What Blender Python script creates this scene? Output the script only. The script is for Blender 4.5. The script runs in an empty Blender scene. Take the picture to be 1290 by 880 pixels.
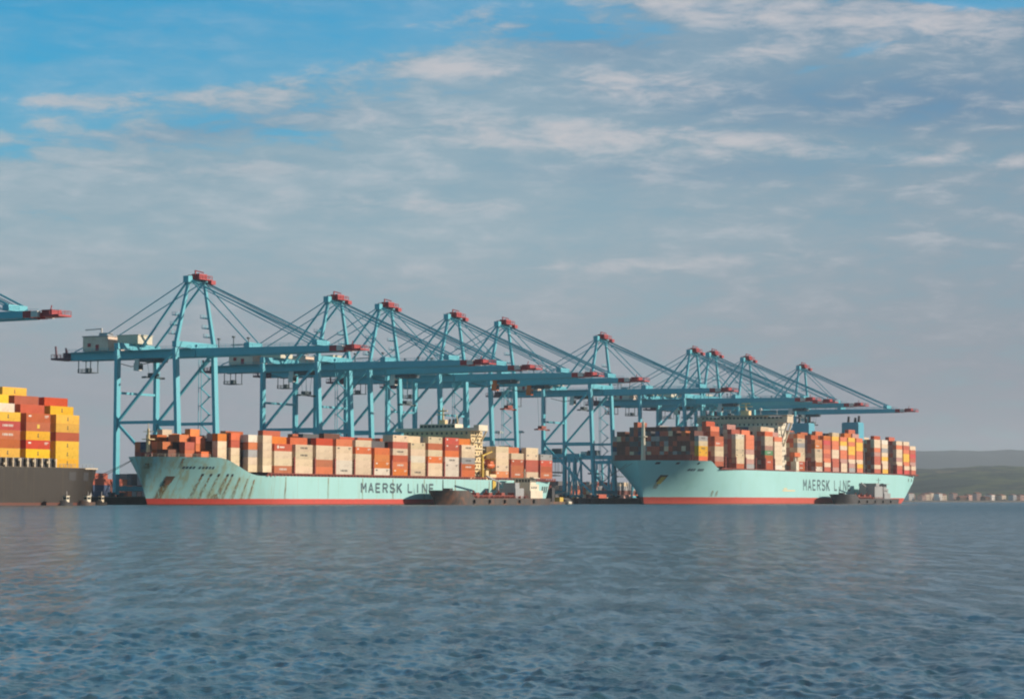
import bpy, math, random
import numpy as np
from mathutils import Vector, Matrix, noise

# ------------------------------------------------------------------ camera
S = bpy.context.scene
R = math.radians
cd = bpy.data.cameras.new('camera'); cam = bpy.data.objects.new('camera', cd); S.collection.objects.link(cam); S.camera = cam
cam.location = (0, 0, 2.0)
cd.sensor_width = 36.0; cd.lens = 2930/1290*36
cd.clip_start = 0.5; cd.clip_end = 60000
TILT = math.atan(189.5/2930)
cam.rotation_mode = 'QUATERNION'
cam.rotation_quaternion = (Matrix.Rotation(math.pi/2+TILT, 4, 'X') @ Matrix.Rotation(R(0.1), 4, 'Z')).to_quaternion()

# ------------------------------------------------------------------ light, sky, exposure
SUN_AZ, SUN_EL = 11.0, 17.0            # azimuth from +X towards +Y, degrees
S.view_settings.view_transform = 'Standard'; S.view_settings.look = 'None'
S.view_settings.exposure = 0.15; S.view_settings.gamma = 1.0; S.view_settings.use_curve_mapping = False
sd = bpy.data.lights.new('sun', 'SUN'); sd.energy = 5.0; sd.angle = R(0.5); sd.color = (1.0, 0.86, 0.70)
sun = bpy.data.objects.new('sun', sd); S.collection.objects.link(sun)
sv = Vector((math.cos(R(SUN_AZ))*math.cos(R(SUN_EL)), math.sin(R(SUN_AZ))*math.cos(R(SUN_EL)), math.sin(R(SUN_EL))))
sun.rotation_mode = 'QUATERNION'; sun.rotation_quaternion = sv.to_track_quat('Z', 'Y'); sun.location = (0, 0, 300)
try:
    S.cycles.filter_width = 2.1
    S.cycles.use_denoising = True
    S.cycles.volume_bounces = 0
    S.cycles.max_bounces = 5; S.cycles.diffuse_bounces = 2; S.cycles.glossy_bounces = 3
    S.cycles.transparent_max_bounces = 8
except Exception:
    pass

def srgb(r, g, b):
    f = lambda c: (c/255/12.92) if c/255 <= 0.04045 else ((c/255+0.055)/1.055)**2.4
    return (f(r), f(g), f(b), 1.0)

class NT:
    """tiny node-tree helper: sockets are (node, output) or plain numbers / tuples"""
    def __init__(s, tree): s.t = tree; s.n = tree.nodes; s.l = tree.links
    def node(s, kind, **kw):
        n = s.n.new(kind)
        for k, v in kw.items(): setattr(n, k, v)
        return n
    def put(s, v, sock):
        if isinstance(v, bpy.types.NodeSocket): s.l.new(v, sock)
        else: sock.default_value = v
    def math(s, op, a, b=0.0, c=None, clamp=False):
        n = s.node('ShaderNodeMath', operation=op, use_clamp=clamp); s.put(a, n.inputs[0]); s.put(b, n.inputs[1])
        if c is not None: s.put(c, n.inputs[2])
        return n.outputs[0]
    def mapr(s, v, a, b, c=0.0, d=1.0, smooth=True):
        n = s.node('ShaderNodeMapRange', interpolation_type='SMOOTHSTEP' if smooth else 'LINEAR')
        s.put(v, n.inputs['Value']); n.inputs['From Min'].default_value = a; n.inputs['From Max'].default_value = b
        n.inputs['To Min'].default_value = c; n.inputs['To Max'].default_value = d
        return n.outputs[0]
    def mix(s, f, a, b, mode='MIX'):
        n = s.node('ShaderNodeMix', data_type='RGBA', blend_type=mode); s.put(f, n.inputs[0]); s.put(a, n.inputs[6]); s.put(b, n.inputs[7])
        return n.outputs[2]
    def noise(s, vec, scale, detail=4.0, rough=0.55, dist=0.0):
        n = s.node('ShaderNodeTexNoise'); s.put(vec, n.inputs['Vector']); n.inputs['Scale'].default_value = scale
        n.inputs['Detail'].default_value = detail; n.inputs['Roughness'].default_value = rough; n.inputs['Distortion'].default_value = dist
        return n.outputs[0]
    def mapping(s, vec, loc=(0, 0, 0), rot=(0, 0, 0), sc=(1, 1, 1)):
        n = s.node('ShaderNodeMapping'); s.put(vec, n.inputs[0]); n.inputs[1].default_value = loc; n.inputs[2].default_value = rot; n.inputs[3].default_value = sc
        return n.outputs[0]
    def ramp(s, v, stops):
        n = s.node('ShaderNodeValToRGB'); s.put(v, n.inputs[0]); e = n.color_ramp.elements
        while len(e) < len(stops): e.new(0.5)
        for i, (p, c) in enumerate(stops): e[i].position = p; e[i].color = c
        return n.outputs[0]
    def comb(s, x, y, z):
        n = s.node('ShaderNodeCombineXYZ'); s.put(x, n.inputs[0]); s.put(y, n.inputs[1]); s.put(z, n.inputs[2]); return n.outputs[0]

W = bpy.data.worlds.new('World'); S.world = W; W.use_nodes = True
w = NT(W.node_tree); w.n.clear()
out = w.node('ShaderNodeOutputWorld')
tc = w.node('ShaderNodeTexCoord'); sep = w.node('ShaderNodeSeparateXYZ'); w.l.new(tc.outputs['Generated'], sep.inputs[0])
dx, dy, dz = sep.outputs
sky = w.node('ShaderNodeTexSky', sky_type='NISHITA'); sky.sun_disc = False
sky.sun_elevation = R(SUN_EL); sky.sun_rotation = R(90.0-SUN_AZ); sky.air_density = 1.0; sky.dust_density = 0.3; sky.ozone_density = 3.0
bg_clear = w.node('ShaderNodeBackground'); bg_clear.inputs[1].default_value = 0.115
hs = w.node('ShaderNodeMix', data_type='RGBA', blend_type='MULTIPLY'); hs.inputs[0].default_value = 1.0
w.l.new(sky.outputs[0], hs.inputs[6]); hs.inputs[7].default_value = (0.03, 1.03, 1.27, 1)
zen = w.mapr(dz, 0.18, 0.55, 1.0, 0.30)
w.l.new(w.mix(1.0, hs.outputs[2], w.comb(zen, zen, zen), 'MULTIPLY'), bg_clear.inputs[0])
# the cloud deck: noise on a plane overhead, so bands flatten towards the horizon
az = w.math('ARCTAN2', dx, dy)                                  # 0 straight ahead, + to the east
den = w.math('ADD', w.math('MAXIMUM', dz, 0.0), 0.035)
cp = w.comb(w.math('DIVIDE', dx, den), w.math('DIVIDE', dy, den), 0.0)
low = w.comb(w.math('MULTIPLY', az, 1.0), w.math('MULTIPLY', dz, 3.4), 0.37)          # drawn-out banks
n_big = w.noise(w.mapping(low, (2.3, 0.1, 0), (0, 0, R(16)), (3.0, 3.4, 1)), 2.2, 6, 0.55, 0.25)
n_mid = w.noise(w.mapping(low, (7.3, 4.1, 0), (0, 0, R(10)), (4.8, 5.0, 1)), 2.6, 7, 0.56, 0.30)
n_fine = w.noise(w.mapping(low, (1.2, 9.1, 0), (0, 0, R(8)), (19, 20, 1)), 2.2, 7, 0.62, 0.3)
# edge of the deck climbs from the west (low) to the east (high)
edge = w.math('ADD', w.math('MULTIPLY', w.math('MINIMUM', az, 0.07), 0.25), 0.209)
h0 = w.math('SUBTRACT', edge, dz)
h1 = w.math('ADD', h0, w.math('MULTIPLY', w.math('SUBTRACT', n_big, 0.5), 0.035))
h2 = w.math('ADD', h1, w.math('MULTIPLY', w.math('SUBTRACT', n_mid, 0.5), 0.085))
h3 = w.math('ADD', h2, w.math('MULTIPLY', w.math('SUBTRACT', n_fine, 0.5), 0.075))
dirv = w.comb(az, dz, 0.0)
def bank(x, y, rx, ry, rot):
    """soft elongated patch of the sky, centre and radii in degrees-like units (1 = 1/2930 rad)"""
    n = w.node('ShaderNodeMapping', vector_type='TEXTURE'); w.l.new(dirv, n.inputs[0])
    n.inputs[1].default_value = (math.atan((x-645)/2930), math.sin(math.atan((629.5-y)/2930)), 0); n.inputs[2].default_value = (0, 0, R(rot)); n.inputs[3].default_value = (rx/2930, ry/2930, 1)
    l = w.node('ShaderNodeVectorMath', operation='LENGTH'); w.l.new(n.outputs[0], l.inputs[0])
    return w.mapr(l.outputs['Value'], 0.0, 1.0, 1.0, 0.0)
def total(items):
    acc = None
    for a_, *g in items:
        v = w.math('MULTIPLY', bank(*g), a_); acc = v if acc is None else w.math('ADD', acc, v)
    return acc
light_b = total([(.17, 900, 5, 230, 34, -4), (.20, 1150, 28, 150, 50, -6), (.15, 985, 58, 90, 26, 8), (.17, 800, 102, 150, 26, -3), (.16, 590, 82, 190, 20, -2), (.13, 330, 118, 250, 26, 4),
                 (.15, 660, 168, 260, 34, -4), (.13, 250, 212, 210, 22, 0), (.16, 1120, 200, 360, 20, -3), (.12, 900, 170, 260, 18, -5), (.16, 92, 62, 46, 14, 4), (.14, 133, 76, 26, 12, 4), (.13, 1270, 40, 60, 44, 0),
                 (.12, 90, 132, 130, 16, 2), (.10, 820, 332, 300, 16, 2), (.08, 500, 258, 240, 18, 0), (.12, 590, 15, 70, 18, 8)])
dark_b = total([(.5, 1040, 130, 420, 60, -2), (.42, 720, 45, 190, 46, -8), (.38, 1230, 130, 220, 70, 0), (.30, 340, 150, 260, 30, 4), (.22, 880, 215, 340, 30, 0), (.25, 200, 175, 200, 24, 4)])
blue_b = total([(.030, 1100, 62, 70, 20, 14), (.035, 1240, 2, 120, 30, 0), (.012, 880, 92, 70, 12, 12), (.016, 1010, 92, 60, 12, 12)])
cover = w.mapr(w.math('ADD', w.math('SUBTRACT', h3, blue_b), w.math('MULTIPLY', light_b, 0.16)), -0.016, 0.030)
cover = w.math('MAXIMUM', w.math('MAXIMUM', cover, w.mapr(h3, -0.085, 0.03, 0.0, 0.50)), w.mapr(dz, 0.22, 0.36))
thin = w.math('ADD', w.math('MULTIPLY', n_fine, 0.5), w.math('MULTIPLY', n_mid, 0.5))
elev = w.mapr(dz, 0.0, 0.25, 0.0, 1.0, smooth=False)
base = w.ramp(elev, [(0.0, srgb(154, 148, 157)), (0.10, srgb(153, 152, 162)), (0.28, srgb(156, 166, 175)), (0.45, srgb(157, 178, 189)), (0.62, srgb(146, 173, 188)), (0.80, srgb(138, 168, 188)), (1.0, srgb(132, 160, 184))])
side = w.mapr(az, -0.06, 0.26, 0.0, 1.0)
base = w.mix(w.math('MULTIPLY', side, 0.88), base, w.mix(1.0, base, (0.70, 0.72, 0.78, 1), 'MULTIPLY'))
mott = w.mapr(thin, 0.36, 0.62, 0.90, 1.06)
mott = w.math('ADD', w.math('MULTIPLY', w.math('SUBTRACT', mott, 1.0), w.mapr(dz, 0.05, 0.13, 0.25, 1.0)), 1.0)
base = w.mix(1.0, base, w.comb(mott, mott, mott), 'MULTIPLY')
dk = w.math('MULTIPLY', dark_b, w.mapr(thin, 0.38, 0.62, 1.25, 0.65), clamp=True)
base = w.mix(dk, base, srgb(92, 132, 166))
lit = w.mapr(w.math('ADD', w.math('ADD', w.math('MULTIPLY', n_mid, 0.48), w.math('MULTIPLY', n_fine, 0.52)), light_b), 0.49, 0.75)
lit = w.math('MULTIPLY', lit, w.mapr(dz, 0.03, 0.13, 0.10, 0.92))
cloud = w.mix(w.math('MULTIPLY', lit, w.mapr(az, -0.22, 0.05, 0.62, 0.92)), base, srgb(204, 200, 203))
bg_cloud = w.node('ShaderNodeBackground'); w.l.new(cloud, bg_cloud.inputs[0]); bg_cloud.inputs[1].default_value = 0.90
rear = w.mapr(dy, -0.35, 0.25, 0.80, 1.0)          # unseen sky behind the viewer, dimmed to cut fill on shaded sides
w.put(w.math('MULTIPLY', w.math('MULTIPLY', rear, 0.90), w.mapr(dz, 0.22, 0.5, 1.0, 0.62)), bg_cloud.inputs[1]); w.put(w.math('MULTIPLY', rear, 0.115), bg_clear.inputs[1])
mixs = w.node('ShaderNodeMixShader')
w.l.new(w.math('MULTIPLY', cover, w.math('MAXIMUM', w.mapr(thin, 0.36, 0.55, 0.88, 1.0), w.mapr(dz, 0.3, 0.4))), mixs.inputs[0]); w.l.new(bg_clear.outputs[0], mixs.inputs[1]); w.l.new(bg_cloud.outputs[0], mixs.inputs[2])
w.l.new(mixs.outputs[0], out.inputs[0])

# ------------------------------------------------------------------ quay frame: u runs along the quay, v towards the open water
QA = R(62.5); CQ, SQ = math.cos(QA), math.sin(QA)
def P(u, v, z=0.0): return Vector((CQ*u+SQ*v, SQ*u-CQ*v, z))

# ------------------------------------------------------------------ materials
MATS = {}
def paint(name, col, rough=0.55, dirt=0.25, dirt_col=(0.10, 0.06, 0.04), scale=0.25, vary=0.0, streak=True, metallic=0.0, bump=0.0):
    m = bpy.data.materials.new(name); m.use_nodes = True; t = NT(m.node_tree); b = t.n['Principled BSDF']
    tc = t.node('ShaderNodeTexCoord'); oc = tc.outputs['Object']
    n1 = t.noise(oc, scale, 6, 0.62)
    c = (*col, 1)
    if vary:
        oi = t.node('ShaderNodeObjectInfo')
        hsv = t.node('ShaderNodeHueSaturation'); hsv.inputs['Color'].default_value = c
        t.put(t.mapr(oi.outputs['Random'], 0, 1, 1-vary, 1+vary, False), hsv.inputs['Value'])
        t.put(t.mapr(t.math('FRACT', t.math('MULTIPLY', oi.outputs['Random'], 7.31)), 0, 1, 0.49, 0.512, False), hsv.inputs['Hue'])
        t.put(t.mapr(t.math('FRACT', t.math('MULTIPLY', oi.outputs['Random'], 3.7)), 0, 1, 0.94, 1.06, False), hsv.inputs['Saturation'])
        c = hsv.outputs[0]
    dm = t.mapr(n1, 0.46, 0.78)
    if streak:
        st = t.noise(t.mapping(oc, (0, 0, 0), (0, 0, 0), (1.4, 1.4, 0.12)), 1.0, 5, 0.6)
        dm = t.math('MAXIMUM', dm, t.mapr(st, 0.52, 0.80))
    col_s = t.mix(t.math('MULTIPLY', dm, dirt), c, (*dirt_col, 1))
    t.put(col_s, b.inputs['Base Color'])
    b.inputs['Specular IOR Level'].default_value = 0.15 if vary else 0.3; b.inputs['Metallic'].default_value = metallic
    t.put(t.mapr(n1, 0.3, 0.8, rough-0.08, min(1, rough+0.15)), b.inputs['Roughness'])
    if bump:
        bp = t.node('ShaderNodeBump'); bp.inputs['Strength'].default_value = bump; bp.inputs['Distance'].default_value = 0.3
        t.put(n1, bp.inputs['Height']); t.l.new(bp.outputs[0], b.inputs['Normal'])
    MATS[name] = m; return m

crane_blue = paint('crane paint', (0.10, 0.47, 0.57), 0.45, 0.12, (0.06, 0.12, 0.13))
crane_dark = paint('crane dark steel', (0.05, 0.09, 0.11), 0.6)
crane_red = paint('aviation red', (0.42, 0.03, 0.04), 0.5, 0.3)
crane_white = paint('aviation white', (0.72, 0.70, 0.66), 0.5, 0.3)
cable_m = paint('steel rope', (0.05, 0.19, 0.26), 0.5)
house_m = paint('machinery house cladding', (0.80, 0.62, 0.50), 0.6, 0.35, (0.35, 0.12, 0.06))
tan_m = paint('tan ship paint', (0.80, 0.62, 0.34), 0.5, 0.3, (0.28, 0.12, 0.05))
cream_m = paint('cream ship paint', (0.78, 0.70, 0.54), 0.5, 0.3, (0.28, 0.14, 0.06))
buff_m = paint('buff grey ship paint', (0.66, 0.54, 0.38), 0.55, 0.3)
steel_red = paint('red oxide steel', (0.30, 0.055, 0.035), 0.6, 0.4, (0.06, 0.03, 0.02), 0.5)
dark_m = paint('dark steel', (0.03, 0.03, 0.035), 0.6, 0.3)
black_hull = paint('black hull', (0.05, 0.042, 0.035), 0.55, 0.5, (0.13, 0.075, 0.045), 0.15)
glass_m = paint('dark glazing', (0.02, 0.03, 0.035), 0.12, 0.0)
lb_orange = paint('lifeboat orange', (0.75, 0.16, 0.03), 0.4, 0.2)
funnel_m = paint('funnel blue', (0.09, 0.42, 0.56), 0.5, 0.2)
concrete = paint('quay concrete', (0.20, 0.19, 0.17), 0.85, 0.5, (0.06, 0.055, 0.05), 0.08)
quay_face = paint('wet quay face', (0.055, 0.055, 0.055), 0.8, 0.6, (0.02, 0.025, 0.02), 0.2)
rubber = paint('rubber', (0.02, 0.02, 0.02), 0.8, 0.2)
white_p = paint('white paint', (0.74, 0.72, 0.68), 0.5, 0.25, (0.3, 0.2, 0.12))
grey_p = paint('grey paint', (0.34, 0.35, 0.36), 0.55, 0.3)
yellow_p = paint('yellow paint', (0.68, 0.46, 0.06), 0.5, 0.3)
tanker_hull = paint('worn tanker hull', (0.05, 0.042, 0.038), 0.6, 0.85, (0.30, 0.12, 0.06), 0.16)
rope_m = paint('hawser', (0.16, 0.18, 0.17), 0.9, 0.1)
lett_m = paint('hull lettering', (0.035, 0.075, 0.10), 0.5, 0.30, (0.20, 0.42, 0.42), 0.6)
recess_m = paint('anchor pocket', (0.13, 0.075, 0.045), 0.8, 0.6, (0.05, 0.03, 0.02), 0.8)

def ship_paint(name, col, boot, z_boot, rust):
    m = bpy.data.materials.new(name); m.use_nodes = True; t = NT(m.node_tree); b = t.n['Principled BSDF']
    tc = t.node('ShaderNodeTexCoord'); oc = tc.outputs['Object']; sp = t.node('ShaderNodeSeparateXYZ'); t.l.new(oc, sp.inputs[0])
    z = sp.outputs[2]
    n1 = t.noise(oc, 0.05, 7, 0.65); n2 = t.noise(t.mapping(oc, (0, 0, 0), (0, 0, 0), (1.0, 1.0, 0.06)), 0.55, 6, 0.65)
    n3 = t.noise(oc, 0.9, 5, 0.6)
    c = t.mix(t.math('MULTIPLY', t.mapr(n1, 0.4, 0.75), 0.30), (*col, 1), (col[0]*0.72, col[1]*0.80, col[2]*0.70, 1))
    c = t.mix(t.math('MULTIPLY', t.mapr(n2, 0.56, 0.80), 0.55*rust), c, (0.30, 0.24, 0.10, 1))
    if rust > 0.5:                       # years of anchor-chain and mooring wash, heaviest round the bow
        bow = t.math('MULTIPLY', t.mapr(sp.outputs[0], 75.0, 15.0, 0.0, 1.0), t.mapr(t.noise(t.mapping(oc, (0, 0, 0), (0, R(14), 0), (1.0, 1.0, 0.12)), 0.35, 6, 0.65), 0.45, 0.66))
        c = t.mix(t.math('MULTIPLY', bow, 0.60), c, (0.36, 0.32, 0.12, 1))
    # plate seams
    xs = t.math('ABSOLUTE', t.math('SUBTRACT', t.math('FRACT', t.math('DIVIDE', sp.outputs[0], 14.8)), 0.5))
    c = t.mix(t.math('MULTIPLY', t.mapr(xs, 0.485, 0.499), 0.35*rust), c, (0.30, 0.20, 0.08, 1))
    zb = t.math('ADD', z, t.math('MULTIPLY', t.math('SUBTRACT', n3, 0.5), 0.35))
    bt = t.mix(t.math('MULTIPLY', t.mapr(n3, 0.4, 0.7), 0.45), (*boot, 1), (boot[0]*0.55+0.05, boot[1]*0.6+0.03, boot[2]*0.6+0.02, 1))
    wl = t.mapr(zb, 0.1, 0.6)
    bt = t.mix(wl, (0.13, 0.045, 0.03, 1), bt)
    c = t.mix(t.mapr(zb, z_boot-0.05, z_boot+0.08), bt, c)
    t.put(c, b.inputs['Base Color']); b.inputs['Roughness'].default_value = 0.5; b.inputs['Specular IOR Level'].default_value = 0.2
    bp = t.node('ShaderNodeBump'); bp.inputs['Strength'].default_value = 0.25; bp.inputs['Distance'].default_value = 0.4
    t.put(t.noise(oc, 0.16, 3, 0.5), bp.inputs['Height']); t.l.new(bp.outputs[0], b.inputs['Normal'])
    return m
hull_near = ship_paint('weathered teal hull', (0.36, 0.66, 0.65), (0.62, 0.065, 0.045), 2.3, 1.0)
hull_far = ship_paint('clean teal hull', (0.37, 0.68, 0.68), (0.58, 0.08, 0.05), 3.7, 0.25)
hull_black = ship_paint('dark brown black hull', (0.026, 0.019, 0.014), (0.14, 0.035, 0.02), 0.9, 0.25)

def rust_mat():
    m = bpy.data.materials.new('rust stain'); m.use_nodes = True; t = NT(m.node_tree); b = t.n['Principled BSDF']
    tc = t.node('ShaderNodeTexCoord')
    uv = tc.outputs['UV']; sp = t.node('ShaderNodeSeparateXYZ'); t.l.new(uv, sp.inputs[0])
    e = t.math('ABSOLUTE', t.math('SUBTRACT', sp.outputs[0], 0.5)); edge = t.mapr(e, 0.18, 0.5, 1.0, 0.0)
    fade = t.mapr(sp.outputs[1], 0.0, 0.9, 0.50, 1.0)
    n = t.noise(t.mapping(tc.outputs['Object'], (0, 0, 0), (0, 0, 0), (2.0, 2.0, 0.3)), 0.9, 6, 0.65)
    a = t.math('MULTIPLY', t.math('MULTIPLY', edge, fade), t.mapr(n, 0.33, 0.60), clamp=True)
    t.put(t.mix(t.mapr(n, 0.45, 0.7), (0.30, 0.22, 0.07, 1), (0.24, 0.085, 0.03, 1)), b.inputs['Base Color'])
    b.inputs['Roughness'].default_value = 0.9
    t.put(t.math('MULTIPLY', a, 0.85), b.inputs['Alpha'])
    return m
rust_m = rust_mat()

CC = {'c': ('cream', (0.76, 0.60, 0.41)), 'w': ('off-white', (0.82, 0.73, 0.60)), 'g': ('grey', (0.36, 0.36, 0.36)),
      'o': ('orange', (0.72, 0.19, 0.055)), 'r': ('rust-red', (0.52, 0.115, 0.045)), 'R': ('bright red', (0.60, 0.06, 0.035)),
      'y': ('yellow', (0.86, 0.50, 0.015)), 'b': ('dark blue', (0.035, 0.07, 0.16)), 'G': ('green', (0.12, 0.36, 0.16)),
      'n': ('brown', (0.17, 0.06, 0.04)), 'p': ('dull pink', (0.52, 0.28, 0.22)), 'l': ('dark grey', (0.12, 0.12, 0.13))}
def container_mat(name, col):
    m = paint(name, col, 0.55, 0.30, (0.16, 0.08, 0.045), 0.5, vary=0.13)
    t = NT(m.node_tree); b = t.n['Principled BSDF']
    tc = t.node('ShaderNodeTexCoord'); wv = t.node('ShaderNodeTexWave', wave_type='BANDS', bands_direction='X'); wv.inputs['Scale'].default_value = 1.1
    t.l.new(tc.outputs['Object'], wv.inputs['Vector'])
    bp = t.node('ShaderNodeBump'); bp.inputs['Strength'].default_value = 0.3; bp.inputs['Distance'].default_value = 0.05
    t.l.new(wv.outputs['Fac'], bp.inputs['Height']); t.l.new(bp.outputs[0], b.inputs['Normal'])
    return m
CM = {k: container_mat('container '+n, c) for k, (n, c) in CC.items()}

# ------------------------------------------------------------------ mesh helpers
class MB:
    def __init__(s): s.v = []; s.f = []; s.mi = []; s.m = 0
    def add(s, vs, fs):
        n = len(s.v); s.v += [tuple(v) for v in vs]; s.f += [tuple(n+i for i in f) for f in fs]; s.mi += [s.m]*len(fs); return s
    def box(s, x0, x1, y0, y1, z0, z1):
        return s.add([(x0, y0, z0), (x1, y0, z0), (x1, y1, z0), (x0, y1, z0), (x0, y0, z1), (x1, y0, z1), (x1, y1, z1), (x0, y1, z1)],
                     [(3, 2, 1, 0), (4, 5, 6, 7), (0, 1, 5, 4), (1, 2, 6, 5), (2, 3, 7, 6), (3, 0, 4, 7)])
    def bar(s, p, q, a, b=None, a2=None, b2=None):
        """box section a x b between two points (a: along local side vector, b: upwards-ish)"""
        p = Vector(p); q = Vector(q); b = b or a; a2 = a2 or a; b2 = b2 or b; d = (q-p).normalized()
        r = Vector((1, 0, 0)) if abs(d.x) < 0.9 else Vector((0, 1, 0))
        t = (r-d*d.dot(r)).normalized(); n = d.cross(t)
        vs = []
        for o, w_, h_ in ((p, a, b), (q, a2, b2)):
            for i, j in ((-1, -1), (1, -1), (1, 1), (-1, 1)): vs.append(o+t*(w_/2*i)+n*(h_/2*j))
        return s.add(vs, [(3, 2, 1, 0), (4, 5, 6, 7), (0, 1, 5, 4), (1, 2, 6, 5), (2, 3, 7, 6), (3, 0, 4, 7)])
    def tube(s, p, q, r, n=8, r2=None):
        p = Vector(p); q = Vector(q); r2 = r if r2 is None else r2; d = (q-p).normalized()
        a = Vector((1, 0, 0)) if abs(d.x) < 0.9 else Vector((0, 1, 0)); t = (a-d*d.dot(a)).normalized(); m = d.cross(t)
        vs = [o+(t*math.cos(2*math.pi*i/n)+m*math.sin(2*math.pi*i/n))*rr for o, rr in ((p, r), (q, r2)) for i in range(n)]
        fs = [(i, (i+1) % n, n+(i+1) % n, n+i) for i in range(n)] + [tuple(range(n-1, -1, -1)), tuple(range(n, 2*n))]
        return s.add(vs, fs)
    def rail(s, pts, h=1.1, r=0.07, step=3.0):
        for a, b in zip(pts[:-1], pts[1:]):
            a = Vector(a); b = Vector(b); up = Vector((0, 0, h)); n = max(1, int((b-a).length/step))
            s.bar(a+up, b+up, r); s.bar(a+up*0.5, b+up*0.5, r*0.8)
            for i in range(n+1): q = a.lerp(b, i/n); s.bar(q, q+up, r)
        return s
    def build(s, name, mat, parent=None, smooth=False):
        me = bpy.data.meshes.new(name); me.from_pydata(s.v, [], s.f); me.update()
        for m in (mat if isinstance(mat, (list, tuple)) else [mat]): me.materials.append(m)
        if any(s.mi): me.polygons.foreach_set('material_index', s.mi)
        if smooth: me.polygons.foreach_set('use_smooth', [True]*len(me.polygons))
        o = bpy.data.objects.new(name, me); S.collection.objects.link(o)
        if parent is not None: o.parent = parent
        return o
def tag(o, label=None, cat=None, group=None, kind=None):
    if label: o['label'] = label
    if cat: o['category'] = cat
    if group: o['group'] = group
    if kind: o['kind'] = kind
    return o
def empty(name, loc, rz=0.0):
    o = bpy.data.objects.new(name, None); S.collection.objects.link(o); o.location = loc; o.rotation_euler = (0, 0, rz); o.empty_display_size = 1; return o
def children(o, _c={}):
    return [c for c in S.collection.objects if c.parent == o]
def copy_tree(o, parent=None, skip=()):
    c = o.copy(); S.collection.objects.link(c); c.parent = parent
    for ch in children(o):
        if ch.name.split('.')[0] not in skip: copy_tree(ch, c)
    return c
ORD = ['first', 'second', 'third', 'fourth', 'fifth', 'sixth', 'seventh', 'eighth', 'ninth', 'tenth', 'eleventh', 'twelfth', 'thirteenth', 'fourteenth', 'fifteenth',
       'sixteenth', 'seventeenth', 'eighteenth', 'nineteenth', 'twentieth', 'twenty-first', 'twenty-second', 'twenty-third', 'twenty-fourth', 'twenty-fifth', 'twenty-sixth', 'twenty-seventh', 'twenty-eighth', 'twenty-ninth', 'thirtieth', 'thirty-first', 'thirty-second', 'thirty-third', 'thirty-fourth', 'thirty-fifth', 'thirty-sixth']

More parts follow.
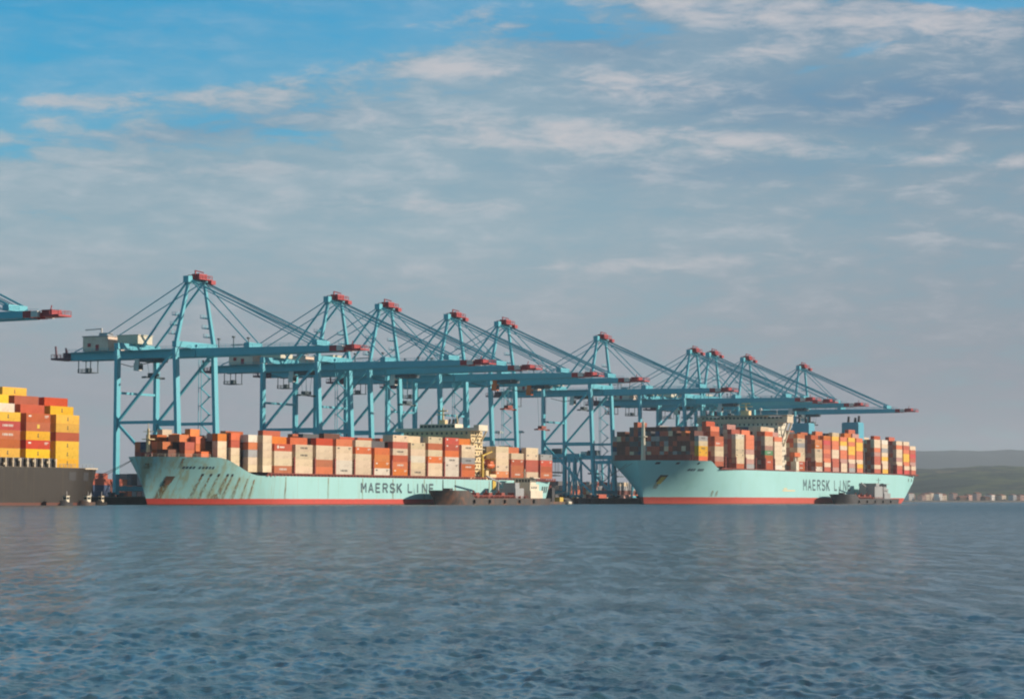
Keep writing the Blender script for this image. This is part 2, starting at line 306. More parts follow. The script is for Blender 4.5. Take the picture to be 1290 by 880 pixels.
# ------------------------------------------------------------------ the sea
def make_water():
    rng = np.random.default_rng(4)
    # rows: even steps in 1/r close in, growing steps further out
    near = 1.0/np.linspace(1/10.0, 1/330.0, 700)
    far = np.geomspace(330*1.02, 16000, 90)
    r = np.concatenate([[0.5, 3.0, 6.0], near, far])
    fine = np.linspace(-R(17), R(17), 640)
    th = np.concatenate([np.linspace(-math.pi, -R(17), 60)[:-1], fine, np.linspace(R(17), math.pi, 60)[1:]])   # angle from +Y
    RR, TH = np.meshgrid(r, th, indexing='ij')
    X = RR*np.sin(TH); Y = RR*np.cos(TH); Z = np.zeros_like(X)
    DX = np.zeros_like(X); DY = np.zeros_like(X)
    spy = np.gradient(r)[:, None]*np.ones_like(X); spx = RR*R(34)/640
    wide = np.abs(TH) > R(17.2)
    wind = R(205)
    for i in range(120):
        lam = 0.09*(1.25/0.09)**(rng.random()**1.0)                  # length across the line of sight
        kx = 2*math.pi/lam*(1 if rng.random() < .5 else -1)
        ky = abs(kx)*(0.55+0.45*rng.normal())
        k = math.hypot(kx, ky)
        amp = 0.029/k*(0.5+1.0*rng.random())*(1.0 if lam < 0.6 else (0.6/lam)**0.6)
        ph = rng.random()*6.283
        att = np.clip((lam/spx-1.8)/2.0, 0, 1)*np.clip((2*math.pi/max(abs(ky), .2)/spy-1.5)/2.0, 0, 1)*(~wide)
        a = kx*X+ky*Y+ph
        Z += amp*att*np.sin(a); q = 0.6*amp*att*np.cos(a)
        DX += q*kx/k; DY += q*ky/k
    # gusts: patches of rougher and calmer water
    g = np.ones_like(X)
    for lamg, a_ in ((23, .22), (41, .2), (13, .15)):
        an = rng.random()*6.28
        g += a_*np.sin(2*math.pi/lamg*(X*math.cos(an)+Y*math.sin(an))+rng.random()*6)*np.sin(2*math.pi/(lamg*1.7)*(X*math.cos(an+1.3)+Y*math.sin(an+1.3)))
    Z *= g; X = X+DX*g; Y = Y+DY*g
    nr, nt = X.shape
    co = np.stack([X, Y, Z], -1).reshape(-1, 3).astype(np.float32)
    i, j = np.meshgrid(np.arange(nr-1), np.arange(nt-1), indexing='ij')
    q = np.stack([i*nt+j, i*nt+j+1, (i+1)*nt+j+1, (i+1)*nt+j], -1).reshape(-1, 4)[:, ::-1].astype(np.int32)
    me = bpy.data.meshes.new('water'); me.vertices.add(len(co)); me.vertices.foreach_set('co', co.ravel())
    me.loops.add(q.size); me.loops.foreach_set('vertex_index', q.ravel()); me.polygons.add(len(q))
    me.polygons.foreach_set('loop_start', np.arange(0, q.size, 4, dtype=np.int32)); me.polygons.foreach_set('loop_total', np.full(len(q), 4, np.int32))
    me.polygons.foreach_set('use_smooth', np.ones(len(q), bool)); me.update(calc_edges=True); me.validate()
    m = bpy.data.materials.new('sea water'); m.use_nodes = True; t = NT(m.node_tree); b = t.n['Principled BSDF']
    geo = t.node('ShaderNodeNewGeometry'); p = geo.outputs['Position']
    b.inputs['Base Color'].default_value = (0.034, 0.100, 0.130, 1); b.inputs['Roughness'].default_value = 0.17; b.inputs['IOR'].default_value = 1.33
    n0 = t.noise(t.mapping(p, (0, 0, 0), (0, 0, 0.35), (1, 1.6, 1)), 3.2, 5, 0.6, 0.4)
    n1 = t.noise(t.mapping(p, (0, 0, 0), (0, 0, 0.1), (1, 0.5, 1)), 0.45, 9, 0.72, 0.4)
    n2 = t.noise(t.mapping(p, (0, 0, 0), (0, 0, -0.2), (0.6, 1, 1)), 0.035, 6, 0.6, 0.3)
    cdn = t.node('ShaderNodeVectorMath', operation='LENGTH'); t.l.new(p, cdn.inputs[0]); dist = cdn.outputs['Value']
    f1 = t.mapr(dist, 15, 90)
    hgt = t.math('ADD', t.math('MULTIPLY', n0, 0.03), t.math('MULTIPLY', t.math('MULTIPLY', n1, f1), 1.0))
    paw = t.noise(t.mapping(p, (3, 7, 0), (0, 0, 0.12), (1, 0.16, 1)), 1.3, 8, 0.70, 0.5)             # cat's paws: wind-ruffled and calmer strips
    hgt = t.math('MULTIPLY', hgt, t.mapr(dist, 60, 500, 1.5, 3.2))
    bp = t.node('ShaderNodeBump'); t.put(t.mapr(paw, 0.42, 0.60, 0.15, 1.0), bp.inputs['Strength']); bp.inputs['Distance'].default_value = 1.0
    t.put(hgt, bp.inputs['Height']); t.l.new(bp.outputs[0], b.inputs['Normal'])
    t.put(t.math('ADD', t.mapr(dist, 60, 700, 0.10, 0.22), t.math('MULTIPLY', n2, 0.08)), b.inputs['Roughness'])
    me.materials.append(m)
    o = bpy.data.objects.new('water', me); S.collection.objects.link(o); tag(o, kind='structure'); return o
make_water()

# ------------------------------------------------------------------ quay and yard ground
rzq = QA
def quay():
    r = empty('quay', P(0, 0, 0), rzq); tag(r, kind='structure')
    b = MB(); b.box(180, 1525, 530, 1500, -4, 3.0); b.build('quay_deck', concrete, r)
    b = MB(); b.box(179.8, 1525.2, 529.6, 531.5, -4, 2.75); b.build('quay_wall', quay_face, r)
    b = MB()
    for y in (533.6, 564.5): b.box(182, 1523, y-0.08, y+0.08, 3.004, 3.09)
    b.build('crane_rail', crane_dark, r)
    return r
quay()
fb = MB(); fb.tube((0, 0, -1.0), (0, 0, 2.3), 0.65, 10); fb.box(-0.9, 0.9, 0.62, 1.2, -0.8, 2.6)
fender0 = None
k = 0
for u in list(range(634, 676, 12)) + list(range(984, 1120, 15)):
    if fender0 is None: o = fb.build('quay_fender', rubber); fender0 = o
    else: o = fender0.copy(); S.collection.objects.link(o)
    o.location = P(u, -528.4, 0); o.rotation_euler = (0, 0, rzq)
    where = 'between the black ship and the rust-streaked ship' if u < 700 else 'between the two teal ships'
    tag(o, f'black rubber quay fender {where}, {ORD[(k if u < 700 else k-4)]} along the wall', 'fender', 'fenders along the quay wall'); k += 1

# ------------------------------------------------------------------ hills, far shore
def hill_mat(name, cols, sc):
    m = bpy.data.materials.new(name); m.use_nodes = True; t = NT(m.node_tree); b = t.n['Principled BSDF']
    geo = t.node('ShaderNodeNewGeometry'); n = t.noise(t.mapping(geo.outputs['Position'], (0, 0, 0), (0, 0, 0.4), (1, 0.5, 2.5)), sc, 6, 0.6, 0.3)
    n2 = t.noise(geo.outputs['Position'], sc*7, 5, 0.6)
    t.put(t.ramp(t.math('ADD', t.math('MULTIPLY', n, 0.7), t.math('MULTIPLY', n2, 0.3)), [(0.36+0.30*i/(len(cols)-1), (*c, 1)) for i, c in enumerate(cols)]), b.inputs['Base Color'])
    b.inputs['Roughness'].default_value = 0.95; b.inputs['Specular IOR Level'].default_value = 0.1
    return m
def hills(name, x0, x1, y0, y1, hf, mat, nx=160, ny=50):
    vs = []; fs = []
    for j in range(ny+1):
        for i in range(nx+1):
            x = x0+(x1-x0)*i/nx; y = y0+(y1-y0)*j/ny; tt = j/ny
            vs.append((x, y, hf(x, y, tt)))
    for j in range(ny):
        for i in range(nx): a = j*(nx+1)+i; fs.append((a, a+1, a+nx+2, a+nx+1))
    b = MB(); b.add(vs, fs); o = b.build(name, mat, smooth=True); tag(o, kind='structure'); return o
def nz(x, y, s, seed=0.0): return noise.fractal(Vector((x*s, y*s, seed)), 1.0, 2.0, 5)
def near_h(x, y, t):
    side = min(1, max(0, (x-560)/420))**1.2
    prof = math.sin(min(1, t*1.25)*math.pi/2)**1.3
    return -3+6.0*min(1, t*25)+(76*(1+0.10*nz(x, 0, 1/600, 3))*prof*(0.25+0.75*side)+22*nz(x, y, 1/420)*prof*side)*(1 if x > 200 else 0)
hills('near_hills', 420, 3200, 3700, 6200, near_h, hill_mat('scrub hillside', [(0.012, 0.030, 0.026), (0.030, 0.055, 0.042), (0.10, 0.12, 0.05), (0.028, 0.050, 0.045), (0.15, 0.13, 0.08)], 1/300))
def far_h(x, y, t):
    side = min(1, max(0, (x-500)/1600))
    bump = math.exp(-((x-2050)/700)**2)*28+math.exp(-((x-3600)/900)**2)*40
    prof = math.sin(min(1, t*1.3)*math.pi/2)
    return -3+(222*side**0.45+bump+24*nz(x, 0, 1/900, 9)+10*nz(x, y, 1/260, 2))*prof*(1 if x > 500 else 0)
hills('far_hills', 400, 7000, 9000, 12000, far_h, hill_mat('distant mountain', [(0.02, 0.035, 0.045), (0.04, 0.05, 0.06)], 1/900))
b = MB(); b.add([(300, 3480, -1), (3300, 3480, -1), (3300, 3520, 2.4), (300, 3520, 2.4), (3300, 3760, 3.5), (300, 3760, 3.5)], [(0, 1, 2, 3), (3, 2, 4, 5)])
tag(b.build('shore', paint('shore ground', (0.22, 0.18, 0.14), 0.9)), kind='structure')

roof_m = paint('terracotta roof', (0.30, 0.11, 0.07), 0.8); win_m = paint('window dark', (0.04, 0.045, 0.05), 0.3, 0.0)
wallc = {'cream': (0.66, 0.54, 0.42), 'pink': (0.62, 0.40, 0.34), 'white': (0.76, 0.71, 0.66), 'ochre': (0.58, 0.40, 0.24), 'brown': (0.24, 0.15, 0.11), 'grey': (0.40, 0.40, 0.42)}
wallm = {k: paint('plaster '+k, c, 0.85, 0.2) for k, c in wallc.items()}
def town():
    rnd = random.Random(11); x = 590.0; i = 0
    seq = ['cream', 'white', 'brown', 'pink', 'cream', 'cream', 'white', 'cream', 'pink', 'brown', 'brown', 'pink', 'pink', 'brown', 'white', 'cream', 'cream', 'grey', 'brown', 'pink', 'white', 'grey', 'brown', 'grey', 'pink', 'brown', 'grey', 'white']
    while x < 800 and i < 28:
        wd = rnd.uniform(8, 13); dp = rnd.uniform(9, 13); h = {'brown': 5, 'grey': 5.5}.get(seq[i], 8.0)+rnd.uniform(-1.2, 2.8); y = 3560+rnd.uniform(-18, 40)
        r = empty('shore_building', (x+wd/2, y, 2.8), rnd.uniform(0.45, 0.85))
        c = seq[i]
        MB().box(-wd/2, wd/2, -dp/2, dp/2, 0, h).build('wall', wallm[c], r)
        m = MB(); hh = rnd.uniform(1.2, 2.4)
        m.add([(-wd/2-.3, -dp/2-.3, h+.01), (wd/2+.3, -dp/2-.3, h+.01), (wd/2+.3, dp/2+.3, h+.01), (-wd/2-.3, dp/2+.3, h+.01), (-wd/2, 0, h+hh), (wd/2, 0, h+hh)],
              [(3, 2, 1, 0), (0, 1, 5, 4), (2, 3, 4, 5), (1, 2, 5), (3, 0, 4)]); m.build('roof', roof_m, r)
        for fl in range(max(1, int(h//3))):
            for q in (-0.28, 0.05, 0.34):
                m = MB(); m.box(q*wd-.5, q*wd+.5, -dp/2-.06, -dp/2+.05, 1+fl*3, 2.4+fl*3); m.build('window', win_m, r)
        tag(r, f'{c} waterfront building on the far shore, {ORD[i]} from the far ship stern', 'building', 'buildings along the far shore')
        x += wd+rnd.uniform(-1.0, 0.6); i += 1
town()

# ------------------------------------------------------------------ ships
def sstep(t): t = min(1, max(0, t)); return t*t*(3-2*t)
class Hull:
    def __init__(s, L, B, zf, zm, xf, xl, rake, dl, wl, dp, stern_rise, stern_len, zst=None):
        s.L, s.B, s.zf, s.zm, s.xf, s.xl, s.rake, s.dl, s.wl, s.dp, s.sr, s.sl = L, B, zf, zm, xf, xl, rake, dl, wl, dp, stern_rise, stern_len
    def zd(s, x): return s.zf+(s.zm-s.zf)*sstep((x-s.xf)/s.xl)
    def stem(s, z):
        t = min(1, max(0, z/s.zf)); return s.rake*(1-t)**1.1
    def half(s, x, z):
        d = x-s.stem(z)
        if d <= 0: return 0.0
        B2 = s.B/2
        fd = B2*(1-(1-min(1, d/s.dl))**s.dp)**0.8 if d < s.dl else B2
        fw = B2*(1-(1-min(1, d/s.wl))**2.0) if d < s.wl else B2
        t = min(1, max(0, z/s.zf)); h = fw+(fd-fw)*t**1.5
        e = (x-(s.L-s.sl))/s.sl
        if e > 0: h *= 1-0.10*e*e-0.22*e*e*(1-t)
        return h
    def z0(s, x):
        e = max(0, (x-(s.L-s.sl))/s.sl); return -3+s.sr*e**1.4
    def y(s, x, z): return -s.half(x, z)
    def mesh(s, mat, parent):
        n = 90; m = 14; vs = []
        qs = [(i/n)**1.5 if True else 0 for i in range(n+1)]
        for sg in (-1, 1):
            for q in qs:
                for j in range(m+1):
                    # solve deck height at this station
                    x = q*s.L; zt = s.zd(x); zb = s.z0(x); z = zb+(zt-zb)*j/m
                    st = s.stem(z); xx = st+(s.L-st)*q; vs.append((xx, sg*s.half(xx, z), z))
        fs = []; off = (n+1)*(m+1)
        for i in range(n):
            for j in range(m):
                a = i*(m+1)+j; fs.append((a, a+m+1, a+m+2, a+1)); a += off; fs.append((a, a+1, a+m+2, a+m+1))
        for j in range(m): a = n*(m+1)+j; fs.append((a, a+off, a+off+1, a+1))
        b = MB(); b.add(vs, fs); h = b.build('hull', mat, parent, smooth=True)
        try: h.data.shade_auto_smooth()
        except Exception: pass
        return h
    def deck(s, mat, parent):
        n = 90; vs = []
        for i in range(n+1):
            x = 0.4+(s.L-0.6)*(i/n)**1.5; z = s.zd(x)-0.35; hb = max(0.02, s.half(x, z)-0.08); vs += [(x, -hb, z), (x, hb, z)]
        b = MB(); b.add(vs, [(2*i, 2*i+2, 2*i+3, 2*i+1) for i in range(n)]); return b.build('deck', mat, parent)
    def patch(s, pts_lo, pts_hi, name, mat, parent, off=0.05, nseg=8):
        """ribbon on the water side from (xa..xb at z high) down to (xa..xb at z low), following the plating"""
        (xh0, xh1, zh), (xl0, xl1, zl) = pts_hi, pts_lo; vs = []; uv = []; W_ = 4
        for i in range(nseg+1):
            t = i/nseg; z = zh+(zl-zh)*t; a = xh0+(xl0-xh0)*t; c = xh1+(xl1-xh1)*t
            for j in range(W_+1): x = a+(c-a)*j/W_; vs.append((x, s.y(x, z)-off, z)); uv.append((j/W_, 1-t))
        fs = [(i*(W_+1)+j, (i+1)*(W_+1)+j, (i+1)*(W_+1)+j+1, i*(W_+1)+j+1) for i in range(nseg) for j in range(W_)]
        b = MB(); b.add(vs, fs); o = b.build(name, mat, parent)
        ul = o.data.uv_layers.new(name='UVMap')
        for lp in o.data.loops: ul.data[lp.index].uv = uv[lp.vertex_index]
        return o

GLYPH = {  # strokes in a 0.62 x 1 cell
 'M': [((0, 0), (0, 1)), ((.62, 0), (.62, 1)), ((0, 1), (.31, .38)), ((.31, .38), (.62, 1))],
 'A': [((0, 0), (.31, 1)), ((.31, 1), (.62, 0)), ((.12, .32), (.50, .32))],
 'E': [((0, 0), (0, 1)), ((0, .93), (.56, .93)), ((0, .5), (.50, .5)), ((0, .07), (.56, .07))],
 'R': [((0, 0), (0, 1)), ((0, .93), (.44, .93)), ((.44, .93), (.58, .80)), ((.58, .84), (.58, .62)), ((.58, .64), (.44, .50)), ((0, .5), (.46, .5)), ((.30, .5), (.60, 0))],
 'S': [((.58, .80), (.46, .93)), ((.12, .93), (.50, .93)), ((.14, .93), (.02, .80)), ((.02, .82), (.02, .66)), ((.02, .68), (.14, .53)), ((.12, .52), (.48, .48)), ((.46, .48), (.60, .34)), ((.60, .36), (.60, .20)), ((.60, .22), (.46, .07)), ((.50, .07), (.12, .07)), ((.14, .07), (0, .20))],
 'K': [((0, 0), (0, 1)), ((.60, 1), (.05, .42)), ((.20, .56), (.62, 0))],
 'L': [((0, 0), (0, 1)), ((0, .07), (.54, .07))],
 'I': [((.31, 0), (.31, 1))],
 'N': [((0, 0), (0, 1)), ((.62, 0), (.62, 1)), ((0, 1), (.62, 0))]}
def lettering(word, x0, x1, z0, z1, y, parent, name='lettering'):
    m = MB(); n = len(word); pitch = (x1-x0)/(n-0.38); sx = pitch; sz = z1-z0; th = 0.085*pitch+0.35; k = 0
    for i, ch in enumerate(word):
        ox = x0+i*pitch
        for (ax, az_), (bx, bz) in GLYPH[ch]:
            a = Vector((ox+ax*sx, 0, z0+az_*sz)); b = Vector((ox+bx*sx, 0, z0+bz*sz)); d = (b-a).normalized(); nn = Vector((-d.z, 0, d.x))*th/2
            yy = Vector((0, y-0.004*k, 0)); k += 1
            m.add([a-nn+yy, b-nn+yy, b+nn+yy, a+nn+yy], [(0, 1, 2, 3)])
    return m.build(name, lett_m, parent)

CELLS = []      # every container: dict(ship, x,y,z, L,h, c, bay,row,tier, side,front, pos)
def fill(ship, parent_u, vc, bays, B, h, seed, inner, names):
    """bays: (u_centre, length, base_z, first_row_offset, nrows_side or None, outer columns list (bottom->top strings per row), inner tier count)"""
    rnd = random.Random(seed); occ = {}
    for bi, bay in enumerate(bays):
        u, L, bz, inset, cols, nin = bay[:6]; halfw = bay[6] if len(bay) > 6 else B/2-0.7
        n = int((2*halfw)//2.5); y0 = -n*2.5/2+1.25
        for r in range(n):
            if r < inset: continue
            k_ = r-inset
            if k_ < len(cols): col = cols[k_]
            else:
                if n-1-r < len(cols): nt = max(2, len(cols[n-1-r]))
                else: nt = nin+rnd.choice([0, 0, 0, -1, 0, 1 if rnd.random() < 0.25 else 0])
                col = ''.join(rnd.choice(inner) for _ in range(nt))
            for ti, ch in enumerate(col):
                if ch == ' ': continue
                occ[(bi, r, ti)] = dict(ship=ship, u=u, v=vc-(y0+r*2.5), z=bz+ti*h, L=L, h=h, c=ch, bay=bi, row=r, rr=k_, tier=ti, names=names)
    for (b_, r, t), c in occ.items():
        side = (b_, r-1, t) not in occ; front = (b_-1, r, t) not in occ; gap = abs(bays[b_][0]-bays[b_-1][0]) > 17 if b_ else True
        top = (b_, r, t+1) not in occ; back = (b_, r+1, t) not in occ
        if not (side or front or top or back or gap): continue
        p = P(c['u'], c['v'], c['z']); s_ = 2370/max(1, p.y); kx = p.x/p.y
        a = 0.0
        if side: a += c['L']*max(0.05, CQ-kx*SQ)*h*s_*s_
        if front: a += 2.4*(SQ+kx*CQ)*h*s_*s_
        elif gap: a += 0.4*2.4*SQ*h*s_*s_
        if side and r > bays[b_][3] and (b_, r-1, t-1) not in occ: a *= 0.5
        if p.x/p.y < -0.23: a = 0
        c['score'] = a; CELLS.append(c)

def rs(seed, n, pal):
    r = random.Random(seed); return ''.join(r.choice(pal) for _ in range(n))

# ---- teal ship with rust streaks (closer)
U1, V1, B1 = 680.0, -506.5, 43.0
ship1 = empty('container_ship', P(U1, V1, 0), rzq)
tag(ship1, 'rust-streaked teal container ship with tan bridge, moored under the closer cranes', 'container ship', 'container ships moored along the quay')
H1 = Hull(298, B1, 17.4, 10.9, 24, 24, 7.5, 42, 72, 2.0, 3.2, 40)
H1.mesh(hull_near, ship1); H1.deck(steel_red, ship1)
# ---- clean teal ship (farther)
U2, V2, B2 = 1106.0, -502.0, 56.0
ship2 = empty('container_ship', P(U2, V2, 0), rzq)
tag(ship2, 'clean teal container ship with two blue funnels, moored under the farther cranes', 'container ship', 'container ships moored along the quay')
H2 = Hull(392, B2, 22.8, 18.6, 31, 19, 8.5, 33, 100, 2.2, 16.5, 56)
H2.mesh(hull_far, ship2); H2.deck(steel_red, ship2)
# ---- black ship at the frame edge: bow hidden beyond the frame, stern towards the cranes
U3, V3, B3 = 420.0, -505.5, 40.0
ship3 = empty('container_ship', P(U3, V3, 0), rzq)
tag(ship3, 'black-hulled container ship stacked with yellow and red boxes, cut by the frame', 'container ship', 'container ships moored along the quay')
H3 = Hull(214, B3, 15.5, 12.4, 60, 30, 8, 50, 110, 2.2, 7.0, 18)
H3.mesh(hull_black, ship3); H3.deck(steel_red, ship3)

# bays of ship 1 (u centre, length, base z, inset, outer columns bottom->top, inner tiers, half width)
b1 = [
 (692.5, 6.06, 17.4, 0, ['n', 'nr', 'ro'], 2, 7.6),
 (699.3, 6.06, 17.4, 0, ['rr', 'nno', 'bno'], 2, 10.2),
 (706.0, 6.06, 16.8, 0, ['o', 'nro', 'nnro'], 3, 13.2),
 (712.8, 6.06, 15.2, 0, ['ccco', 'bnlg'], 3, 15.0),
 (719.6, 6.06, 12.9, 0, ['cccro', 'ccroc'], 4, 17.2),
 (727.3, 6.06, 12.3, 0, ['ccgow', 'ccrrw'], 5, 19.0),
 (735.2, 6.06, 12.3, 0, ['ccccc', 'gccro'], 5, 20.2),
 ]
outer = [['rccr', 'occoo'], ['cccc', 'crcco'], ['orccR', 'ccrrn'], ['wwcco', 'rcron'], ['cccoc', 'ccron'], ['wooo', 'rronl'],
         ['oorcrc', 'ccorcc'], ['ccwcc', 'rccccc'], ['ccocrc', 'rcolcg'], ['wwworR', 'wworrn'], ['orgcc', 'orccoo']]
u = 746.1
for cols in outer:
    b1.append((u, 12.19, 12.1, 0, cols, 5)); u += 14.75
b1 += [(925.5, 12.19, 12.1, 0, ['occcc', 'ocrcc'], 5), (940.3, 12.19, 12.1, 0, ['rrrc', 'ccrco'], 5), (955.0, 12.19, 12.1, 0, ['crrcc', 'rrnl'], 5), (969.6, 12.19, 12.1, 0, ['rrRg', 'rrrl'], 4)]
fill('s1', U1, V1, b1, B1, 2.78, 5, 'rrnnnlcobp', ("rust-streaked ship's bow", 'rust-streaked ship'))
# bays of ship 2
P2 = 'cccoopprro'; P2b = 'yoocpor'
b2 = []
spec2 = [(1135, 0, 'oyycg', 8), (1154, 0, 'rpccor', 8), (1169, 3, None, 8), (1183.5, 0, 'rcccccw', 8), (1198.3, 0, 'gpcpooo', 8), (1213, 3, None, 8), (1227, 0, 'rrrGpcco', 9), (1241.7, 0, 'wccccco', 8),
         (1278.5, 0, 'rrcccgco', 8), (1293.2, 3, None, 8), (1308, 0, 'wrcccoo', 8), (1322.7, 0, 'rcororRo', 8), (1337.5, 0, 'prrccooy', 8), (1352.2, 0, 'ccpoocyo', 8), (1367, 0, 'gpcoyyoy', 9), (1381.7, 0, 'oycooyyo', 9),
         (1416, 0, 'rcrrpocc', 8), (1430.7, 0, 'yccycgcw', 8), (1445.5, 4, None, 8), (1460.2, 0, 'Rrcpccoc', 8), (1475, 0, 'Rcoyyorc', 8), (1488.6, 0, 'rcprRrc', 7)]
for i, (u, inset, col, nin) in enumerate(spec2):
    c2 = rs(50+i, nin, P2b if 1330 < u < 1400 else P2)
    cols = [col, c2, rs(90+i, nin+(i % 2), P2)] if col else [rs(70+i, nin-1, 'nlrbng'), rs(170+i, nin, 'nlrbcr')]
    base = 22.6 if u < 1140 else (20.2 if u < 1160 else 19.4)
    if u < 1140: nin -= 2; cols = [col, rs(61, 6, 'conrr')]
    b2.append((u, 12.19, base, inset, cols, nin) if i else (u, 12.19, base, inset, cols, nin, 26.2))
fill('s2', U2, V2, b2, B2, 2.66, 8, 'nnrllbnrgrc', ("clean teal ship's bow", 'clean teal ship'))
# bays of ship 3, counted from the stern for the labels
b3 = [(571.0, 12.19, 15.4, 0, ['yrryo', 'rrroyy', 'yrrwyrr'], 6), (585.9, 12.19, 15.4, 0, ['yrrRy', 'yrrryw', 'rrryryy'], 7), (601.0, 12.19, 15.4, 0, ['yRyrr', 'yrryrr', 'rryyrrr'], 7), (616.2, 12.19, 12.5, 0, ['yyyryy', 'yryryyy', 'rryryyrR'], 7)]
fill('s3', U3, V3, b3, B3, 2.9, 3, 'rryroyn', ("black ship's stern", 'black ship'))

# ---- containers themselves
def container_mesh(L, h, c):
    b = MB(); x = L/2; y = 1.2; hh = h-0.05; e = 0.16
    b.box(-x+.04, x-.04, -y+.05, y-.05, 0.08, hh-.04)                       # panels
    for sx in (-1, 1):
        for sy in (-1, 1):
            cx = sx*(x-e/2); cy = sy*(y-e/2); b.box(cx-e/2, cx+e/2, cy-e/2, cy+e/2, 0, hh)       # corner posts
    for sy in (-1, 1):
        cy = sy*(y-.05)
        for z in (0.0, hh-.14): b.box(-x+e, x-e, cy-.05, cy+.05, z, z+.14)
    for sx in (-1, 1):
        cx = sx*(x-.05)
        for z in (0.0, hh-.16): b.box(cx-.05, cx+.05, -y+e, y-e, z, z+.16)
        if sx < 0:
            for q in (-.75, -.35, .35, .75): b.tube((-x-.0, q, .15), (-x-.0, q, hh-.15), .03, 5)
    if L > 8:                                                                  # corrugated side panels
        n = 20; w_ = (L-2*e-.3)/n
        for i in range(n):
            x0 = -x+e+.15+i*w_; b.box(x0+w_*.2, x0+w_*.75, -y+.012, -y+.06, .2, hh-.2)
    me_o = b.build('tmp', CM[c]); me = me_o.data; bpy.data.objects.remove(me_o); me.name = 'container_mesh'; return me
cache = {}
CELLS.sort(key=lambda c: -c['score'])
NIND = 300
stuff = MB(); mlist = list(CC.keys())
place = {'s1': 'on the rust-streaked teal ship', 's2': 'on the clean teal ship', 's3': 'on the black-hulled ship'}
mark_m = paint('dark container mark', (0.05, 0.045, 0.04), 0.6, 0.1); mark_y = paint('yellow container mark', (0.75, 0.5, 0.05), 0.6, 0.1)
lrnd = random.Random(77); logo_cache = {}
logo_pale = paint('pale container mark', (0.72, 0.68, 0.60), 0.6, 0.3)
def logo_mesh(kind, pale, h):
    if (kind, pale) not in logo_cache:
        m = MB()
        if kind == 0:                                        # a row of block strokes
            for q in range(7): m.box(-2.6+q*.78, -2.6+q*.78+(.5 if q % 3 else .32), -1.235, -1.20, h*.40, h*.66)
        elif kind == 1:                                      # disc and short bar
            m.tube((-3.6, -1.20, h*.55), (-3.6, -1.235, h*.55), .62, 12); m.box(-2.4, .8, -1.235, -1.20, h*.45, h*.62)
        else:                                                # small lines near the door end
            m.box(3.2, 5.2, -1.235, -1.20, h*.70, h*.80); m.box(3.2, 4.6, -1.235, -1.20, h*.55, h*.62); m.box(-5.0, -3.6, -1.235, -1.20, h*.62, h*.80)
        o = m.build('logo', logo_pale if pale else mark_m); logo_cache[(kind, pale)] = o.data; bpy.data.objects.remove(o)
    return logo_cache[(kind, pale)]
usedlab = {}
for i, c in enumerate(CELLS):
    L, h = c['L'], c['h']
    if i < NIND:
        key = (L, h, c['c'])
        if key not in cache: cache[key] = container_mesh(*key)
        o = bpy.data.objects.new('shipping_container', cache[key]); S.collection.objects.link(o)
        o.location = P(c['u'], c['v'], c['z']); o.rotation_euler = (0, 0, rzq)
        row = 'outermost row' if c['rr'] == 0 else f"{ORD[c['rr']]} row in"
        nb = (len(b3)-c['bay']) if c['ship'] == 's3' else c['bay']+1
        lab = f"{CC[c['c']][0]} container, {ORD[c['tier']]} up, {row}, {ORD[nb-1]} bay from {c['names'][0]}"
        tag(o, lab, 'container', 'containers '+place[c['ship']])
        if L > 8 and c['rr'] == 0 and not (c['ship'] == 's3' and c['c'] == 'y') and lrnd.random() < 0.42:
            lo = bpy.data.objects.new('logo', logo_mesh(lrnd.choice([0, 0, 1, 2, 2]), c['c'] in 'rRonbGl', 2.75)); S.collection.objects.link(lo); lo.parent = o
        if c['ship'] == 's3' and c['c'] in 'y':
            m = MB(); m.box(-.35, .35, -1.24, -1.20, h*.32, h*.45); m.box(-.2, .2, -1.24, -1.20, h*.5, h*.72); m.build('logo', mark_m, o)
        if c['ship'] == 's3' and c['c'] == 'r' and c['tier'] == 3 and c['bay'] == 2:
            m = MB(); m.box(-.6, .6, -1.24, -1.20, h*.3, h*.75); m.build('logo', mark_y, o)
    else:
        p = P(c['u'], c['v'], c['z']); ex = Vector((CQ, SQ, 0))*(L/2-.02); ey = Vector((-SQ, CQ, 0))*1.2; ez = Vector((0, 0, h-.06))
        vs = [p-ex-ey, p+ex-ey, p+ex+ey, p-ex+ey]; vs += [q+ez for q in vs]; stuff.m = mlist.index(c['c'])
        stuff.add(vs, [(3, 2, 1, 0), (4, 5, 6, 7), (0, 1, 5, 4), (1, 2, 6, 5), (2, 3, 7, 6), (3, 0, 4, 7)])
print('containers', len(CELLS), 'cut score', CELLS[NIND]['score'])
# stacked rows in the yard behind the cranes belong to the same uncounted mass
rnd = random.Random(21)
for blk in range(26):
    u0 = 560+blk*52; v0 = -622 if 9 < blk < 13 else -640
    for rr in range(7):
        for q in range(3):
            nt = rnd.choice([1, 2, 3, 4, 4]); 
            for t in range(nt):
                p = P(u0+q*13, v0-rr*2.8, 3.0+t*2.7); ex = Vector((CQ, SQ, 0))*6.05; ey = Vector((-SQ, CQ, 0))*1.2; ez = Vector((0, 0, 2.65))
                vs = [p-ex-ey, p+ex-ey, p+ex+ey, p-ex+ey]; vs += [k_+ez for k_ in vs]; stuff.m = mlist.index(rnd.choice('rnnlbgcogp'))
                stuff.add(vs, [(3, 2, 1, 0), (4, 5, 6, 7), (0, 1, 5, 4), (1, 2, 6, 5), (2, 3, 7, 6), (3, 0, 4, 7)])
so = stuff.build('container_mass', [CM[k] for k in mlist])
tag(so, 'mass of mixed containers deep in the ship stacks and the yard', 'containers', kind='stuff')

